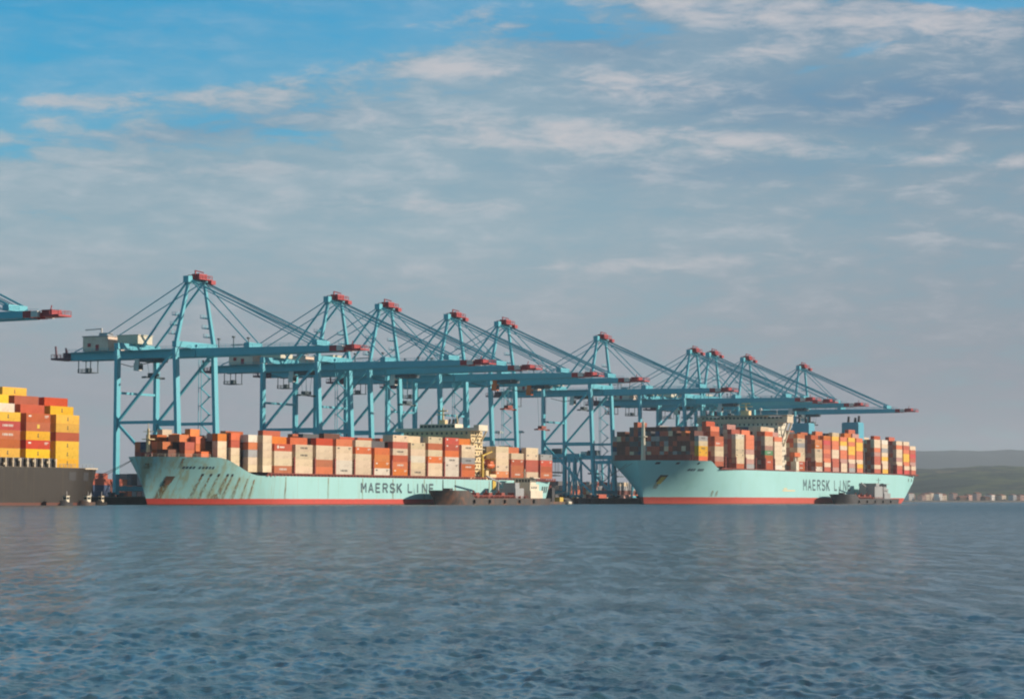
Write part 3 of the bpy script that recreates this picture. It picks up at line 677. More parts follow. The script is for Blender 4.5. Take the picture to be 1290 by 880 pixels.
# ---- deck fittings
def coaming(ship, x0, x1, B, zd, zb, gaps, mat=steel_red):
    """lashing bridges and hatch edge under the stacks"""
    m = MB(); m.box(x0, x1, -B/2+1.0, B/2-1.0, zd-.3, zd+.45)
    m.build('hatch_coaming', mat, ship)
    m = MB(); m.box(x0, x1, -B/2+.35, -B/2+.75, zb-.42, zb-.12); x = x0
    while x < x1: m.box(x-.2, x+.2, -B/2+.40, -B/2+.70, zd-.3, zb-.40); x += 2.45
    m.build('deck_rail', mat, ship)
    for g in gaps:
        m = MB()
        for y in np.arange(-B/2+1.2, B/2-1, 5.1): m.box(g-.35, g+.35, y-.2, y+.2, zb-.1, zb+6.2)
        for z in (zb+2.6, zb+5.3): m.box(g-.45, g+.45, -B/2+.95, B/2-.95, z, z+.22)
        m.build('lashing_bridge', mat, ship)
ug = [b1[i][0]+7.4-U1 for i in range(7, len(b1)-1) if b1[i+1][0]-b1[i][0] < 16]
coaming(ship1, 54, 297, B1, 10.9, 12.1, ug)
ug2 = [spec2[i][0]+7.36-U2 for i in range(1, len(spec2)-1) if spec2[i+1][0]-spec2[i][0] < 16]
coaming(ship2, 49, 390, B2, 18.6, 19.4, ug2)
m = MB(); m.box(150, 212, -B3/2+.8, B3/2-.8, 12.0, 12.45); m.build('hatch_coaming', buff_m, ship3)
for i, x in enumerate(np.arange(146, 190, 3.6)):
    m = MB(); m.box(x-.25, x+.25, -B3/2+.3, -B3/2+1.1, 12.2, 15.3); m.box(x-.5-(i % 2)*.4, x+.5, -B3/2+.4, -B3/2+.9, 13.0+(i*7 % 5)*.35, 13.7+(i*7 % 5)*.35); m.build('lashing_post', buff_m, ship3)
m = MB(); m.box(144, 190, -B3/2+1.3, B3/2-1, 12.4, 15.3); m.build('hatch_cover', dark_m, ship3)
m = MB(); m.rail([(191, -B3/2+.3, 12.4), (212, -B3/2+2.6, 12.4)], 1.2, .09, 2.2); m.build('guard_rail', grey_p, ship3)
for x in (197.5, 206.0):
    H3.patch((x-1.9, x+1.9, 8.2), (x-1.9, x+1.9, 11.0), 'mooring_port', dark_m, ship3, .05, 3)

# ship 1: writing, stains, anchor, ports
lettering('MAERSK', 801-U1, 833-U1, 4.9, 8.7, -B1/2-.045, ship1); lettering('LINE', 838.5-U1, 860-U1, 4.9, 8.7, -B1/2-.045, ship1)
rr_ = random.Random(2)
for i, (x, w0) in enumerate([(22.5, .9), (25.8, .7), (29.1, .7), (33.0, 1.2), (35.2, .8), (39.4, 1.0), (43.6, .6), (47.2, .7)]):
    z1 = 10.8 if i < 5 else 10.2-(i-5)*.4
    H1.patch((x-.7-w0*1.3, x-.7+w0*1.3, 2.2), (x-w0*.7, x+w0*.7, z1), 'rust_stain', rust_m, ship1)
    if i < 5: H1.patch((x-.45, x+.45, 10.5), (x-.45, x+.45, 11.4), 'fairlead', dark_m, ship1, .08, 2)
H1.patch((7.9, 12.1, 2.3), (10.0, 12.9, 9.2), 'rust_stain', rust_m, ship1, .05, 10)
H1.patch((8.5, 11.6, 2.3), (10.3, 12.6, 8.8), 'rust_stain', rust_m, ship1, .07, 10)
H1.patch((9.9, 12.6, 8.0), (10.1, 13.0, 10.4), 'anchor_pocket', recess_m, ship1, .10, 5)
H1.patch((10.4, 12.0, 7.2), (10.6, 12.4, 9.0), 'anchor', paint('rusty anchor', (0.22, 0.10, 0.05), .8), ship1, .40, 4)
H1.patch((12.2, 13.8, 12.8), (11.9, 13.2, 16.9), 'rust_stain', rust_m, ship1)
H1.patch((2.2, 4.4, 13.0), (2.0, 4.4, 15.0), 'rust_stain', rust_m, ship1)
for i, x in enumerate([14.2, 15.4, 16.6, 17.8, 20.0, 21.3, 22.6, 23.9, 25.2]):           # small ship name, too small to read
    H1.patch((x-.38, x+.38, 13.1), (x-.38, x+.38, 14.0), 'name_lettering', lett_m, ship1, .06, 2)
for x in (66, 96, 122, 146, 172, 199, 230): H1.patch((x-1.0, x+.8, 2.2), (x-.35, x+.35, 10.6), 'rust_stain', rust_m, ship1)
H1.patch((28.8, 33.0, 2.2), (30.0, 32.2, 4.0), 'rust_stain', rust_m, ship1, .09)
for x in (287.6, 291.2, 294.8): H1.patch((x-1.0, x+1.0, 5.4), (x-1.0, x+1.0, 8.3), 'mooring_port', dark_m, ship1, .06, 3)
# ship 2
lettering('MAERSK', 1277-U2, 1321-U2, 7.9, 14.2, -B2/2-.05, ship2); lettering('LINE', 1330-U2, 1359-U2, 7.9, 14.2, -B2/2-.05, ship2)
H2.patch((9.2, 12.6, 11.8), (9.3, 12.8, 15.2), 'anchor_pocket', recess_m, ship2, .08, 5)
H2.patch((9.8, 11.9, 10.6), (10.1, 12.1, 14.2), 'anchor', yellow_p, ship2, .5, 4)
H2.patch((9.0, 12.2, 8.0), (9.3, 12.4, 12.0), 'rust_stain', rust_m, ship2)
for i, x in enumerate([20.8, 22.5, 24.2, 27.6, 29.3, 31.0]): H2.patch((x-.6, x+.6, 17.4), (x-.6, x+.6, 18.6), 'name_lettering', lett_m, ship2, .06, 2)
for x in (51, 55): H2.patch((x-1.6, x+1.4, 4.1), (x-1, x+1, 7.2), 'rust_stain', rust_m, ship2)
for x in (374, 385): H2.patch((x-1.1, x+1.1, 14.4), (x-1.1, x+1.1, 16.4), 'mooring_port', dark_m, ship2, .06, 3)
for x in (5, 12, 23): H2.patch((x-.7, x+.7, 20.8), (x-.7, x+.7, 21.9), 'fairlead', dark_m, ship2, .06, 2)
m = MB(); m.box(137, 157, -B2/2-.09, -B2/2-.04, 7.3, 8.0); m.box(139, 144, -B2/2-.09, -B2/2-.04, 8.4, 9.1); m.build('hull_marking', tan_m, ship2)

# foremasts and breakwaters
def foremast(ship, x, zb, ht, mat, w_=1.1):
    m = MB(); m.tube((x, 0, zb), (x, 0, zb+ht), w_, 10, w_*.6); m.box(x-1.6, x+1.6, -1.8, 1.8, zb+ht*.62, zb+ht*.62+.3); m.tube((x, 0, zb+ht), (x, 0, zb+ht+2), .12)
    m.bar((x, -2.2, zb+ht*.9), (x, 2.2, zb+ht*.9), .22); m.build('foremast', mat, ship)
foremast(ship1, 7.5, 17.1, 10.5, tan_m, .8)
foremast(ship2, 7.5, 22.4, 20.5, cream_m, 1.3)
for ship, x, z, hw, hh in ((ship1, 5.0, 17.0, 3.6, 2.0), (ship2, 20.5, 22.4, 22.5, 3.6)):
    m = MB(); m.box(x-.15, x+.15, -hw, hw, z, z+hh)
    for y in np.arange(-hw+1, hw, 3.2): m.bar((x-1.6, y, z), (x-.1, y, z+hh-.3), .25)
    m.build('breakwater', steel_red, ship)
m = MB(); m.rail([(x_, -H1.half(x_, 17.3)+.25, 17.3) for x_ in (2, 5, 9, 13, 17, 22)], 1.1, .08, 2.2); m.build('bow_rail', cream_m, ship1)

# superstructures
def windows(parent, x, ys, z0, z1, face='x'):
    for y in ys:
        m = MB(); m.box(x-.06, x+.04, y-.75, y+.75, z0, z1); m.build('window', glass_m, parent)
def house1():
    x = 906.4-U1; m = MB(); hw = 20.6
    m.box(x-5.5, x+5.5, -hw+3.5, hw-3.5, 10.6, 32.4)
    acc = m.build('accommodation', tan_m, ship1)
    for z in np.arange(13.5, 31, 2.9):
        w_ = MB()
        for y in np.arange(-15, 15.1, 2.5): w_.box(x-5.56, x-5.44, y-.45, y+.45, z, z+1.0)
        for q in (-3.5, -1, 1.5, 4): w_.box(x+q-.4, x+q+.4, -hw+3.44, -hw+3.56, z, z+1.0)
        w_.build('window', glass_m, acc)
    for z in np.arange(13.0, 32, 2.9):
        d = MB(); d.box(x-4.5, x+5.5, -hw+2.2, -hw+3.45, z-.25, z-.05); d.build('balcony', cream_m, acc)
    m = MB(); m.box(x-5.8, x+2.8, -21.3, 21.3, 32.45, 32.8); m.box(x-5.8, x-5.6, -21.3, 21.3, 32.8, 33.8); m.box(x-5.2, x+2.2, -9, 9, 32.8, 35.6); m.box(x-5.7, x+2.6, -21.3, -18.6, 32.8, 35.0)
    br = m.build('bridge', cream_m, ship1); windows(br, x-5.26, np.arange(-8, 8.1, 2.0), 34.0, 35.1)
    m = MB(); m.bar((x+2, -17.3, 26), (x+2, -21, 32.4), .5); m.bar((x-4, -17.3, 26), (x-4, -21, 32.4), .5); m.build('wing_strut', tan_m, ship1)
    m = MB(); m.box(x-1, x+1.5, -1.6, 1.6, 35.6, 37.6); m.tube((x, 0, 37.5), (x, 0, 43), .55, 8, .3); m.bar((x, -3.4, 40), (x, 3.4, 40), .35); m.box(x-.3, x+.3, -2.2, 2.2, 41.3, 41.9)
    m.bar((x+1.2, -7, 35.6), (x+1.2, -6.2, 40), .3); m.bar((x-3, 4, 35.6), (x-3, 4, 39), .2); m.build('radar_mast', tan_m, ship1)
    m = MB(); m.box(x+6.2, x+12.4, -4, 4, 10.6, 34); m.box(x+6.8, x+11.8, -3.2, 3.2, 34, 36); fn = m.build('funnel', cream_m, ship1)
    m = MB()
    for y in (-2, 0, 2): m.tube((x+9.3, y, 36), (x+10.1, y, 38.2), .55, 8)
    m.build('exhaust_pipe', dark_m, fn)
    m = MB(); n = 9
    ring = []
    for i in range(n):
        t = i/(n-1); xx = x+5.6+7.0*t; r_ = 1.35*math.sin(math.pi*min(.97, max(.03, t)))**.45
        for k_ in range(10): a_ = 2*math.pi*k_/10; ring.append((xx, -19.2+r_*math.cos(a_), 17.2+r_*math.sin(a_)))
    m.add(ring, [(i*10+k_, i*10+(k_+1) % 10, (i+1)*10+(k_+1) % 10, (i+1)*10+k_) for i in range(n-1) for k_ in range(10)])
    m.box(x+7.5, x+10.5, -20, -18.4, 18.3, 19.2); m.build('lifeboat', lb_orange, ship1, smooth=False)
    for q in (6.0, 12.2):
        m = MB(); m.bar((x+q, -17.4, 11), (x+q, -17.4, 20), .4); m.bar((x+q, -17.4, 20), (x+q, -20.0, 20.4), .35); m.build('davit', yellow_p, ship1)
    m = MB(); m.box(x+6.2, x+12.2, -20.6, -17, 10.8, 13.4); m.box(x+2, x+4.5, -20.8, -17.4, 10.8, 15.0); m.build('deck_store', tan_m, ship1)
    m = MB(); m.bar((x-.5, -20.2, 10.8), (x-.5, -20.2, 22), .9); m.bar((x-.5, -20.2, 21.5), (x+8.5, -20.2, 23.5), .55); m.build('provision_crane', yellow_p, ship1)
    m = MB(); m.add([(x+6.3, -21.8, 10.8), (x+9.5, -21.8, 10.8), (x+9.5, -21.8, 6.5), (x+6.3, -21.8, 6.5)], [(0, 3, 2, 1)]); m.box(x+6.5, x+9.2, -21.9, -21.55, 6.6, 10.6); m.build('side_door', yellow_p, ship1)
house1()
def house2():
    x = 1258-U2; hw = 27.2; m = MB(); m.box(x-6, x+6.5, -hw+5, hw-5, 18.3, 46.4); acc = m.build('accommodation', cream_m, ship2)
    for z in np.arange(21, 45.6, 3.0):
        w_ = MB()
        for y in np.arange(-21, 21.1, 2.8): w_.box(x-6.06, x-5.94, y-.45, y+.45, z, z+1.1)
        for q in (-4, -1.5, 1.5, 4): w_.box(x+q-.4, x+q+.4, -hw+4.94, -hw+5.06, z, z+1.1)
        w_.build('window', glass_m, acc)
    m = MB(); m.box(x-6.6, x+3.5, -27.9, 27.9, 46.45, 46.9); m.box(x-6.6, x-6.3, -27.9, 27.9, 46.9, 48.2); m.box(x-6.0, x+2.8, -13, 13, 46.9, 50.5); m.box(x-6.3, x+3.3, -27.9, -24.5, 46.9, 50.2); m.box(x-6.3, x+3.3, 24.5, 27.9, 46.9, 50.2)
    m.box(x-6.3, x-6.0, -24.5, 24.5, 46.9, 50); m.box(x-7.0, x+3.6, -28.1, 28.1, 50.6, 51)
    br = m.build('bridge', buff_m, ship2); windows(br, x-6.34, np.arange(-24, 24.1, 2.4), 48.8, 49.9)
    for sy in (-1, 1):
        m = MB(); m.bar((x+2, sy*22.3, 33), (x+2, sy*27.4, 46.4), .8); m.bar((x-4, sy*22.3, 33), (x-4, sy*27.4, 46.4), .8); m.build('wing_strut', cream_m, ship2)
    m = MB(); m.box(x-1.8, x+1.8, -2.6, 2.6, 51, 53.8); m.tube((x, 0, 53.6), (x, 0, 59.6), .7, 8, .35); m.bar((x, -4, 56.1), (x, 4, 56.1), .45); m.box(x-.4, x+.4, -2.6, 2.6, 57.6, 58.3); m.build('radar_mast', tan_m, ship2)
    for y in (-20, -10, 9, 14, 20):
        m = MB(); m.tube((x-2, y, 51), (x-2, y, 54.1), .16, 6)
        if y in (-10, 14): m.tube((x-2, y, 53.8), (x-2, y, 55.2), .9, 10, .6)
        m.build('antenna', white_p, ship2)
    for y, zt in ((-16.4, 47.2), (16.4, 47.2)):
        xf = 1397.5-U2; m = MB(); m.box(xf-5.5, xf+5.5, y-5.2, y+5.2, 18.3, zt-7.5); m.build('funnel_base', dark_m, ship2)
        m = MB(); m.box(xf-5.2, xf+5.2, y-5.5, y+5.5, zt-7.4, zt+3.2); m.box(xf-4.9, xf+4.9, y-5.2, y+5.2, zt+3.2, zt+3.8); fn = m.build('funnel', funnel_m, ship2)
        for q, hq in ((-3.6, 4.3), (-1.2, 3.2), (3.2, 4.0)):
            m = MB(); m.tube((xf+1, y+q, zt+3.6), (xf+1.8, y+q, zt+3.6+hq), .95, 8, .8); m.build('exhaust_pipe', dark_m, fn)
    m = MB(); m.box(xf-7.4, xf-5.6, -26, 26, 18.3, 33); m.build('engine_casing', dark_m, ship2)
    x3 = x+8.5
    m = MB(); m.box(x3, x3+4.5, -27.6, -24.2, 18.4, 24.5); m.tube((x3+2.2, -25.9, 24.5), (x3+2.2, -25.9, 27.5), 1.1, 8, .5); m.build('provision_crane', cream_m, ship2)
    m = MB(); m.box(x3-1.5, x3+8, -27.3, -24.8, 27.2, 29.6); m.build('lifeboat', lb_orange, ship2)
house2()

# ------------------------------------------------------------------ quay cranes
def crane_proto():
    r = empty('quay_crane', (0, 0, 3.0), rzq); Z = lambda z: z-3.0
    w = 13.0; G = 28.0
    top = Z(61.2)
    legs = {}
    for sx in (-1, 1):
        m = MB(); m.bar((sx*w, -2.3, .9), (sx*w, 0.0, top), 2.7, 1.5, 2.5, 1.4); m.build('leg', crane_blue, r)
        m = MB(); m.bar((sx*w, G, .9), (sx*w, G, top), 2.5, 1.5, 2.4, 1.4); m.build('leg', crane_blue, r)
        # side frame: tie beam and the two diagonals
        m = MB(); m.bar((sx*w, -.9, Z(32.2)), (sx*w, G-.9, Z(32.2)), 1.0, 1.2); m.build('tie_beam', crane_blue, r)
        m = MB(); m.bar((sx*w, G-.9, Z(33)), (sx*w, 1.4, Z(59.5)), .95); m.build('diagonal_brace', crane_blue, r)
        m = MB(); m.bar((sx*w, G-.9, Z(31.4)), (sx*w, -.6, Z(6)), .95); m.build('diagonal_brace', crane_blue, r)
        # bogies
        for y in (-2.3, G):
            m = MB(); m.box(sx*w-4.6, sx*w+4.6, y-.7, y+.7, .75, 1.7)
            for q in (-3.8, -2.6, -1.3, 1.3, 2.6, 3.8): m.tube((sx*w+q, y-.5, .42), (sx*w+q, y+.5, .42), .40, 10)
            m.build('bogie', crane_dark, r)
    for y, z in ((-2.2, Z(6.2)), (G, Z(6.2))):
        m = MB(); m.bar((-w-1, y, z), (w+1, y, z), 1.4, 1.8); m.build('sill_beam', crane_blue, r)
    for y in (0.0, G):
        m = MB(); m.bar((-w-1.0, y, Z(62.6)), (w+1.0, y, Z(62.6)), 2.0, 2.4); m.build('portal_beam', crane_blue, r)
    m = MB(); m.bar((-w, G, Z(44)), (w, G, Z(44)), .9); m.build('tie_beam', crane_blue, r)
    # rear girder pair, from the waterside legs back over the yard
    g = MB()
    for sx in (-1, 1): g.box(sx*3.6-.7, sx*3.6+.7, -3.0, 58, Z(58.0), Z(61.35))
    for y in range(-2, 58, 10): g.box(-2.9, 2.9, y-.35, y+.35, Z(60.2), Z(61.2))
    gi = g.build('girder', crane_blue, r)
    m = MB()
    for sx in (-1, 1):
        m.box(sx*5.4-.9, sx*5.4+.9, -2.6, 58, Z(60.9), Z(61.05)); m.rail([(sx*6.25, -2.6, Z(61.05)), (sx*6.25, 58, Z(61.05))], 1.2, .11, 4)
    m.build('walkway', crane_blue, r)
    # boom
    bm = MB()
    for sx in (-1, 1): bm.add([(sx*3.6-.65, -3.4, Z(58.0)), (sx*3.6+.65, -3.4, Z(58.0)), (sx*3.6+.65, -3.4, Z(61.3)), (sx*3.6-.65, -3.4, Z(61.3)),
                               (sx*3.6-.65, -65, Z(58.4)), (sx*3.6+.65, -65, Z(58.4)), (sx*3.6+.65, -65, Z(60.6)), (sx*3.6-.65, -65, Z(60.6))],
                              [(0, 1, 2, 3), (7, 6, 5, 4), (1, 0, 4, 5), (2, 1, 5, 6), (3, 2, 6, 7), (0, 3, 7, 4)])
    for y in range(-62, -5, 8): bm.box(-2.9, 2.9, y-.35, y+.35, Z(59.6), Z(60.4))
    for y in (-27.5, -58.5): bm.box(-4.6, 4.6, y-1.2, y+1.2, Z(61.0), Z(62.9))
    bm.build('boom', crane_blue, r)
    m = MB()
    for sx in (-1, 1): m.rail([(sx*4.6, -5, Z(61.3)), (sx*4.6, -64, Z(60.7))], 1.2, .11, 4)
    m.build('boom_railing', crane_blue, r)
    # boom tip banded red, white, red
    t = MB()
    for sx in (-1, 1): t.box(sx*3.6-.65, sx*3.6+.65, -68.2, -65.02, Z(58.5), Z(60.6))
    t.box(-2.9, 2.9, -66.2, -65.4, Z(58.6), Z(60.4)); tip = t.build('boom_tip', crane_red, r)
    t = MB()
    for sx in (-1, 1): t.box(sx*3.6-.65, sx*3.6+.65, -70.8, -68.22, Z(58.6), Z(60.5))
    t.build('white_band', crane_white, tip)
    t = MB(); t.box(-3.2, 3.2, -78.3, -70.82, Z(58.7), Z(59.3)); t.box(-2.4, 2.4, -75.0, -71, Z(59.3), Z(60.9)); t.bar((0, -72.5, Z(60.5)), (0, -73.0, Z(62.4)), .25)
    t.rail([(-3.1, -71, Z(59.3)), (-3.1, -78.2, Z(59.3)), (3.1, -78.2, Z(59.3)), (3.1, -71, Z(59.3))], 1.2, .13, 2.4); t.build('tip_platform', crane_red, tip)
    # A-frame mast
    A = Z(87.6)
    for sx in (-1, 1):
        m = MB(); m.bar((sx*(w-.4), 0, Z(63.8)), (sx*5.4, -.4, A), 1.5, 1.3, 1.1, 1.0); m.build('mast_leg', crane_blue, r)
    m = MB(); m.bar((-6.8, -.4, A+.2), (6.8, -.4, A+.2), 1.5, 1.5); m.box(-7.3, -4.6, -1.6, .9, A-.3, A+2.2); m.build('mast_head', crane_blue, r)
    m = MB(); m.box(-2.6, 6.4, -3.6, 2.0, A+1.1, A+1.6); m.box(-1.2, 4.2, -2.6, 1.0, A+1.6, A+3.5); m.rail([(-2.6, -3.5, A+1.6), (6.3, -3.5, A+1.6), (6.3, 1.9, A+1.6), (-2.6, 1.9, A+1.6), (-2.6, -3.5, A+1.6)], 1.3, .16, 2.2)
    m.box(3.0, 6.0, -5.4, -3.6, A-.6, A+1.0); m.bar((-1.8, -1, A+1.5), (-1.8, -1, A+4.8), .45); m.bar((-1.8, -1, A+4.6), (1.6, -2.6, A+4.0), .4); m.build('mast_platform', crane_red, r)
    # stays
    def stay(p, q, rad, mat=crane_blue, nm='stay'):
        m = MB(); m.tube(p, q, rad, 6); m.build(nm, mat, r)
    for sx in (-1, 1):
        stay((sx*5.4, .6, A-.2), (sx*4.4, 22.5, Z(62.6)), .48, nm='back_brace')
        stay((sx*5.4, .8, A+.4), (sx*3.8, 43.5, Z(66.6)), .22, nm='backstay')
        stay((sx*4.2, 43.5, Z(66.6)), (sx*3.8, 56.5, Z(61.4)), .22, nm='backstay')
        stay((sx*4.6, -1.6, A), (sx*3.8, -27.5, Z(62.9)), .24, nm='forestay')
        stay((sx*4.9, -1.6, A+.3), (sx*3.9, -58.5, Z(62.9)), .33, nm='forestay')
        stay((sx*3.0, -1.6, A-.9), (sx*2.6, -55.5, Z(61.6)), .22, nm='forestay')
    m = MB()
    for sx in (-1, 1): m.tube((sx*1.1, -1.6, A+.8), (sx*.9, -57.5, Z(63)), .13, 5)
    m.build('boom_hoist_rope', cable_m, r)
    # machinery house and electrical room
    h = MB(); h.box(-5.6, 5.6, 38.5, 51, Z(61.4), Z(67.2)); mh = h.build('machinery_house', house_m, r)
    m = MB(); m.box(-5.9, 5.9, 38.2, 51.3, Z(67.2), Z(67.6)); m.box(-3, 1, 41, 45, Z(67.6), Z(68.9)); m.build('roof', grey_p, mh)
    m = MB(); m.box(-5.72, -5.6, 43, 44.6, Z(61.6), Z(64)); m.box(-5.72, -5.6, 47, 48.6, Z(63.2), Z(64.6)); m.build('door', crane_red, mh)
    m = MB(); m.bar((0, 46, Z(67.6)), (0, 46, Z(71)), .5); m.bar((0, 46, Z(70.8)), (-3.5, 51.5, Z(70.2)), .45); m.build('service_jib', crane_white, mh)
    h = MB(); h.box(-4.8, 4.8, 24.3, 34.4, Z(63.9), Z(67.3)); h.box(-5.0, 5.0, 24.0, 34.7, Z(67.3), Z(67.6)); h.build('electrical_room', paint_cream, r)
    # rear end platform
    m = MB(); m.box(-5.2, 5.2, 58.02, 67.5, Z(58.4), Z(59.2)); m.box(-3, 3, 59, 63, Z(59.2), Z(61.3)); m.rail([(-5.1, 58.2, Z(59.2)), (-5.1, 67.4, Z(59.2)), (5.1, 67.4, Z(59.2)), (5.1, 58.2, Z(59.2))], 1.4, .15, 2)
    m.bar((-4, 65.5, Z(59.2)), (-4, 66, Z(64)), .6); m.bar((-4, 60.5, Z(59.2)), (-4, 60.8, Z(63.2)), .5); m.bar((3, 65.5, Z(59.2)), (3, 66, Z(63)), .5); m.build('rear_platform', purple_m, r)
    m = MB()
    for yy in (49.5, 55.5):
        for xx in (-2.4, 2.4): m.bar((xx, yy, Z(58)), (xx, yy, Z(53.2)), .28)
    m.box(-2.7, 2.7, 49.2, 55.8, Z(53.0), Z(53.3)); m.rail([(-2.6, 49.3, Z(53.3)), (-2.6, 55.7, Z(53.3)), (2.6, 55.7, Z(53.3))], 1.2, .15, 2); m.box(-1, 1.4, 51.6, 53.2, Z(53.3), Z(55.0)); m.build('hanging_cage', crane_dark, r)
    # stair tower up the far waterside leg, zig-zag flights
    m = MB(); z = 4.0; k_ = 0
    while z < Z(58):
        a, b_ = (1.0, 5.4) if k_ % 2 == 0 else (5.4, 1.0)
        m.bar((w, a+.8, z), (w, b_+.8, z+3.6), .8, .25); m.box(w-.9, w+.9, b_+.1, b_+1.6, z+3.5, z+3.65); z += 3.6; k_ += 1
    m.bar((w-.9, 6.6, 4), (w-.9, 6.6, Z(58)), .22); m.bar((w+.9, 6.6, 4), (w+.9, 6.6, Z(58)), .22); m.build('stair_tower', crane_blue, r)
    m = MB()
    for z in (Z(66.5), Z(70), Z(74)):
        for sx in (-1, 1):
            xx = sx*(w-.4-(w-5.8)*(z-Z(63.8))/(A-Z(63.8))); m.box(xx-2.4, xx+2.4, .8, 2.8, z, z+.3); m.rail([(xx-2.3, 2.7, z+.3), (xx+2.3, 2.7, z+.3)], 1.1, .12, 2)
    m.build('mast_landing', crane_blue, r)
    for y in (-8, -15, -22):
        m = MB(); m.bar((4.8, y, Z(61.3)), (4.8, y, Z(66)-abs(y+15)*.1), .28); m.box(4.2, 5.4, y-.4, y+.4, Z(65.6)-abs(y+15)*.1, Z(66.3)-abs(y+15)*.1); m.build('floodlight', crane_dark, r)
    return r
paint_cream = paint('electrical room paint', (0.70, 0.64, 0.50), 0.6, 0.2)
purple_m = paint('faded dark red steel', (0.13, 0.05, 0.08), 0.6, 0.2)
def trolley(parent, y, drop, cab_red=False, box=None):
    """trolley with operator cab under it and a spreader on ropes; all ride on the crane"""
    Z = lambda z: z-3.0
    m = MB(); m.box(-4.6, 4.6, y-3.6, y+3.6, Z(56.6), Z(57.9)); m.box(-2.4, 2.4, y-2.6, y+2.6, Z(57.9), Z(59.2)); t = m.build('trolley', crane_dark, parent)
    m = MB(); m.box(-4.4, -1.8, y+4.0, y+6.6, Z(53.2), Z(56.2)); m.box(-4.0, -3.4, y+4.2, y+6.4, Z(56.2), Z(58)); m.build('operator_cab', lb_orange if cab_red else crane_white, t)
    m = MB(); m.box(-4.5, -1.7, y+3.9, y+4.02, Z(53.6), Z(55.4)); m.build('cab_window', glass_m, t)
    zb = Z(drop)
    m = MB()
    for sx in (-1, 1):
        for sy in (-1, 1): m.tube((sx*2.2, y+sy*1.5, Z(56.6)), (sx*1.6, y+sy*.9, zb+1.8), .09, 5)
    m.build('hoist_rope', cable_m, t)
    m = MB(); m.box(-2.4, 2.4, y-1.1, y+1.1, zb+.9, zb+2.2); m.box(-6.0, 6.0, y-.35, y+.35, zb+.15, zb+.8)
    for sx in (-1, 1): m.box(sx*6.0-.25, sx*6.0+.25, y-1.2, y+1.2, zb, zb+.7)
    m.build('spreader', steel_red if cab_red else crane_dark, t)
    m = MB(); m.bar((4.2, y+3.5, Z(57)), (4.2, y+14, Z(55.4)), .3); m.bar((4.2, y+14, Z(55.4)), (4.2, y+22, Z(57.3)), .3); m.build('festoon_cable', crane_dark, t)
proto = crane_proto()
cranes = [576.0, 756.3, 859.8, 903.0, 966.5, 1017.5, 1131.2, 1257.3, 1286.3, 1340.9, 1438.6]
TR = [(-20, 50, False), (20, 50, False), (14, 47, False), (-12, 44, False), (-30, 44, True), (-22, 36, True), (10, 50, False), (-24, 50, False), (16, 51, False), (-36, 52, False), (-8, 51, False)]
saved = list(S.collection.objects)
for i, u in enumerate(cranes):
    c = proto if i == 0 else copy_tree(proto)
    c.location = P(u, -535, 3.0)
    tag(c, f'blue quay crane with red-tipped boom, {ORD[i]} along the quay counted from the black ship', 'crane', 'quay cranes in a row')
for i, c in enumerate([o for o in S.collection.objects if o.name.startswith('quay_crane')]):
    trolley(c, *TR[i])

# ------------------------------------------------------------------ yard gantries, buildings, trucks behind the cranes
def yard_proto():
    r = empty('yard_gantry', (0, 0, 3), rzq)
    for sx in (-1, 1):
        for sy in (-1, 1):
            m = MB(); m.bar((sx*5.5, sy*13, .9), (sx*4.2, sy*13, 23), 1.1, 1.0); m.build('leg', crane_blue, r)
        m = MB(); m.box(sx*3.0-.6, sx*3.0+.6, -16, 16, 23, 25.2); m.build('girder', crane_blue, r)
    for sy in (-1, 1):
        m = MB(); m.box(-6.5, 6.5, sy*13-.6, sy*13+.6, .7, 2.0); m.build('sill_beam', crane_blue, r)
        m = MB(); m.bar((-5.2, sy*13, 3), (4.4, sy*13, 20), .5); m.bar((5.2, sy*13, 3), (-4.4, sy*13, 20), .5); m.build('diagonal_brace', crane_blue, r)
        m = MB()
        for q in (-5, -3, 3, 5): m.tube((q, sy*13-.4, .35), (q, sy*13+.4, .35), .34, 8)
        m.build('bogie', crane_dark, r)
    m = MB(); m.box(-2.4, 2.4, -4, 2, 25.2, 28.2); t = m.build('trolley', crane_dark, r)
    m = MB(); m.box(-2.2, 2.2, 3, 6.5, 25.25, 27.6); m.build('electrical_room', crane_white, r)
    m = MB()
    for sx in (-1, 1):
        for sy in (-1, 1): m.tube((sx*1.5, -1+sy*1.2, 25), (sx*1.5, -1+sy*1.2, 15), .08, 5)
    m.box(-6, 6, -2.1, .1, 14.2, 15); m.build('spreader', crane_dark, t)
    return r
yp = yard_proto(); k = 0
for (u, v) in [(700, -660), (742, -700), (790, -668), (1130, -640), (1190, -655), (1255, -650), (1330, -662), (1400, -650), (1225, -720), (1345, -730), (1290, -700), (1150, -612), (1096, -616), (1172, -690), (1115, -585), (1185, -588), (1240, -592), (1140, -735)]:
    c = yp if k == 0 else copy_tree(yp); c.location = P(u, v, 3.0)
    tag(c, f'teal yard gantry crane standing behind the quay cranes, {ORD[k]} counted away from the black ship', 'gantry crane', 'yard gantries behind the quay cranes'); k += 1
def building(u, v, L, D, H, wall, label, name='warehouse', roofc=grey_p):
    r = empty(name, P(u, v, 3), rzq); MB().box(-L/2, L/2, -D/2, D/2, 0, H).build('wall', wall, r); MB().box(-L/2-.4, L/2+.4, -D/2-.4, D/2+.4, H+.003, H+.7).build('roof', roofc, r)
    for i in range(int(L//7)):
        m = MB(); x = -L/2+3.5+i*7; m.box(x-1.8, x+1.8, -D/2-.08, -D/2+.05, 0, 3.4 if H > 7 else 2.4); m.build('door', grey_p if i % 2 else crane_dark, r)
    for i in range(int(L//5)):
        m = MB(); x = -L/2+2.5+i*5; m.box(x-1, x+1, -D/2-.06, -D/2+.04, H-2.4, H-1.2); m.build('window', win_m, r)
    tag(r, label, 'building')
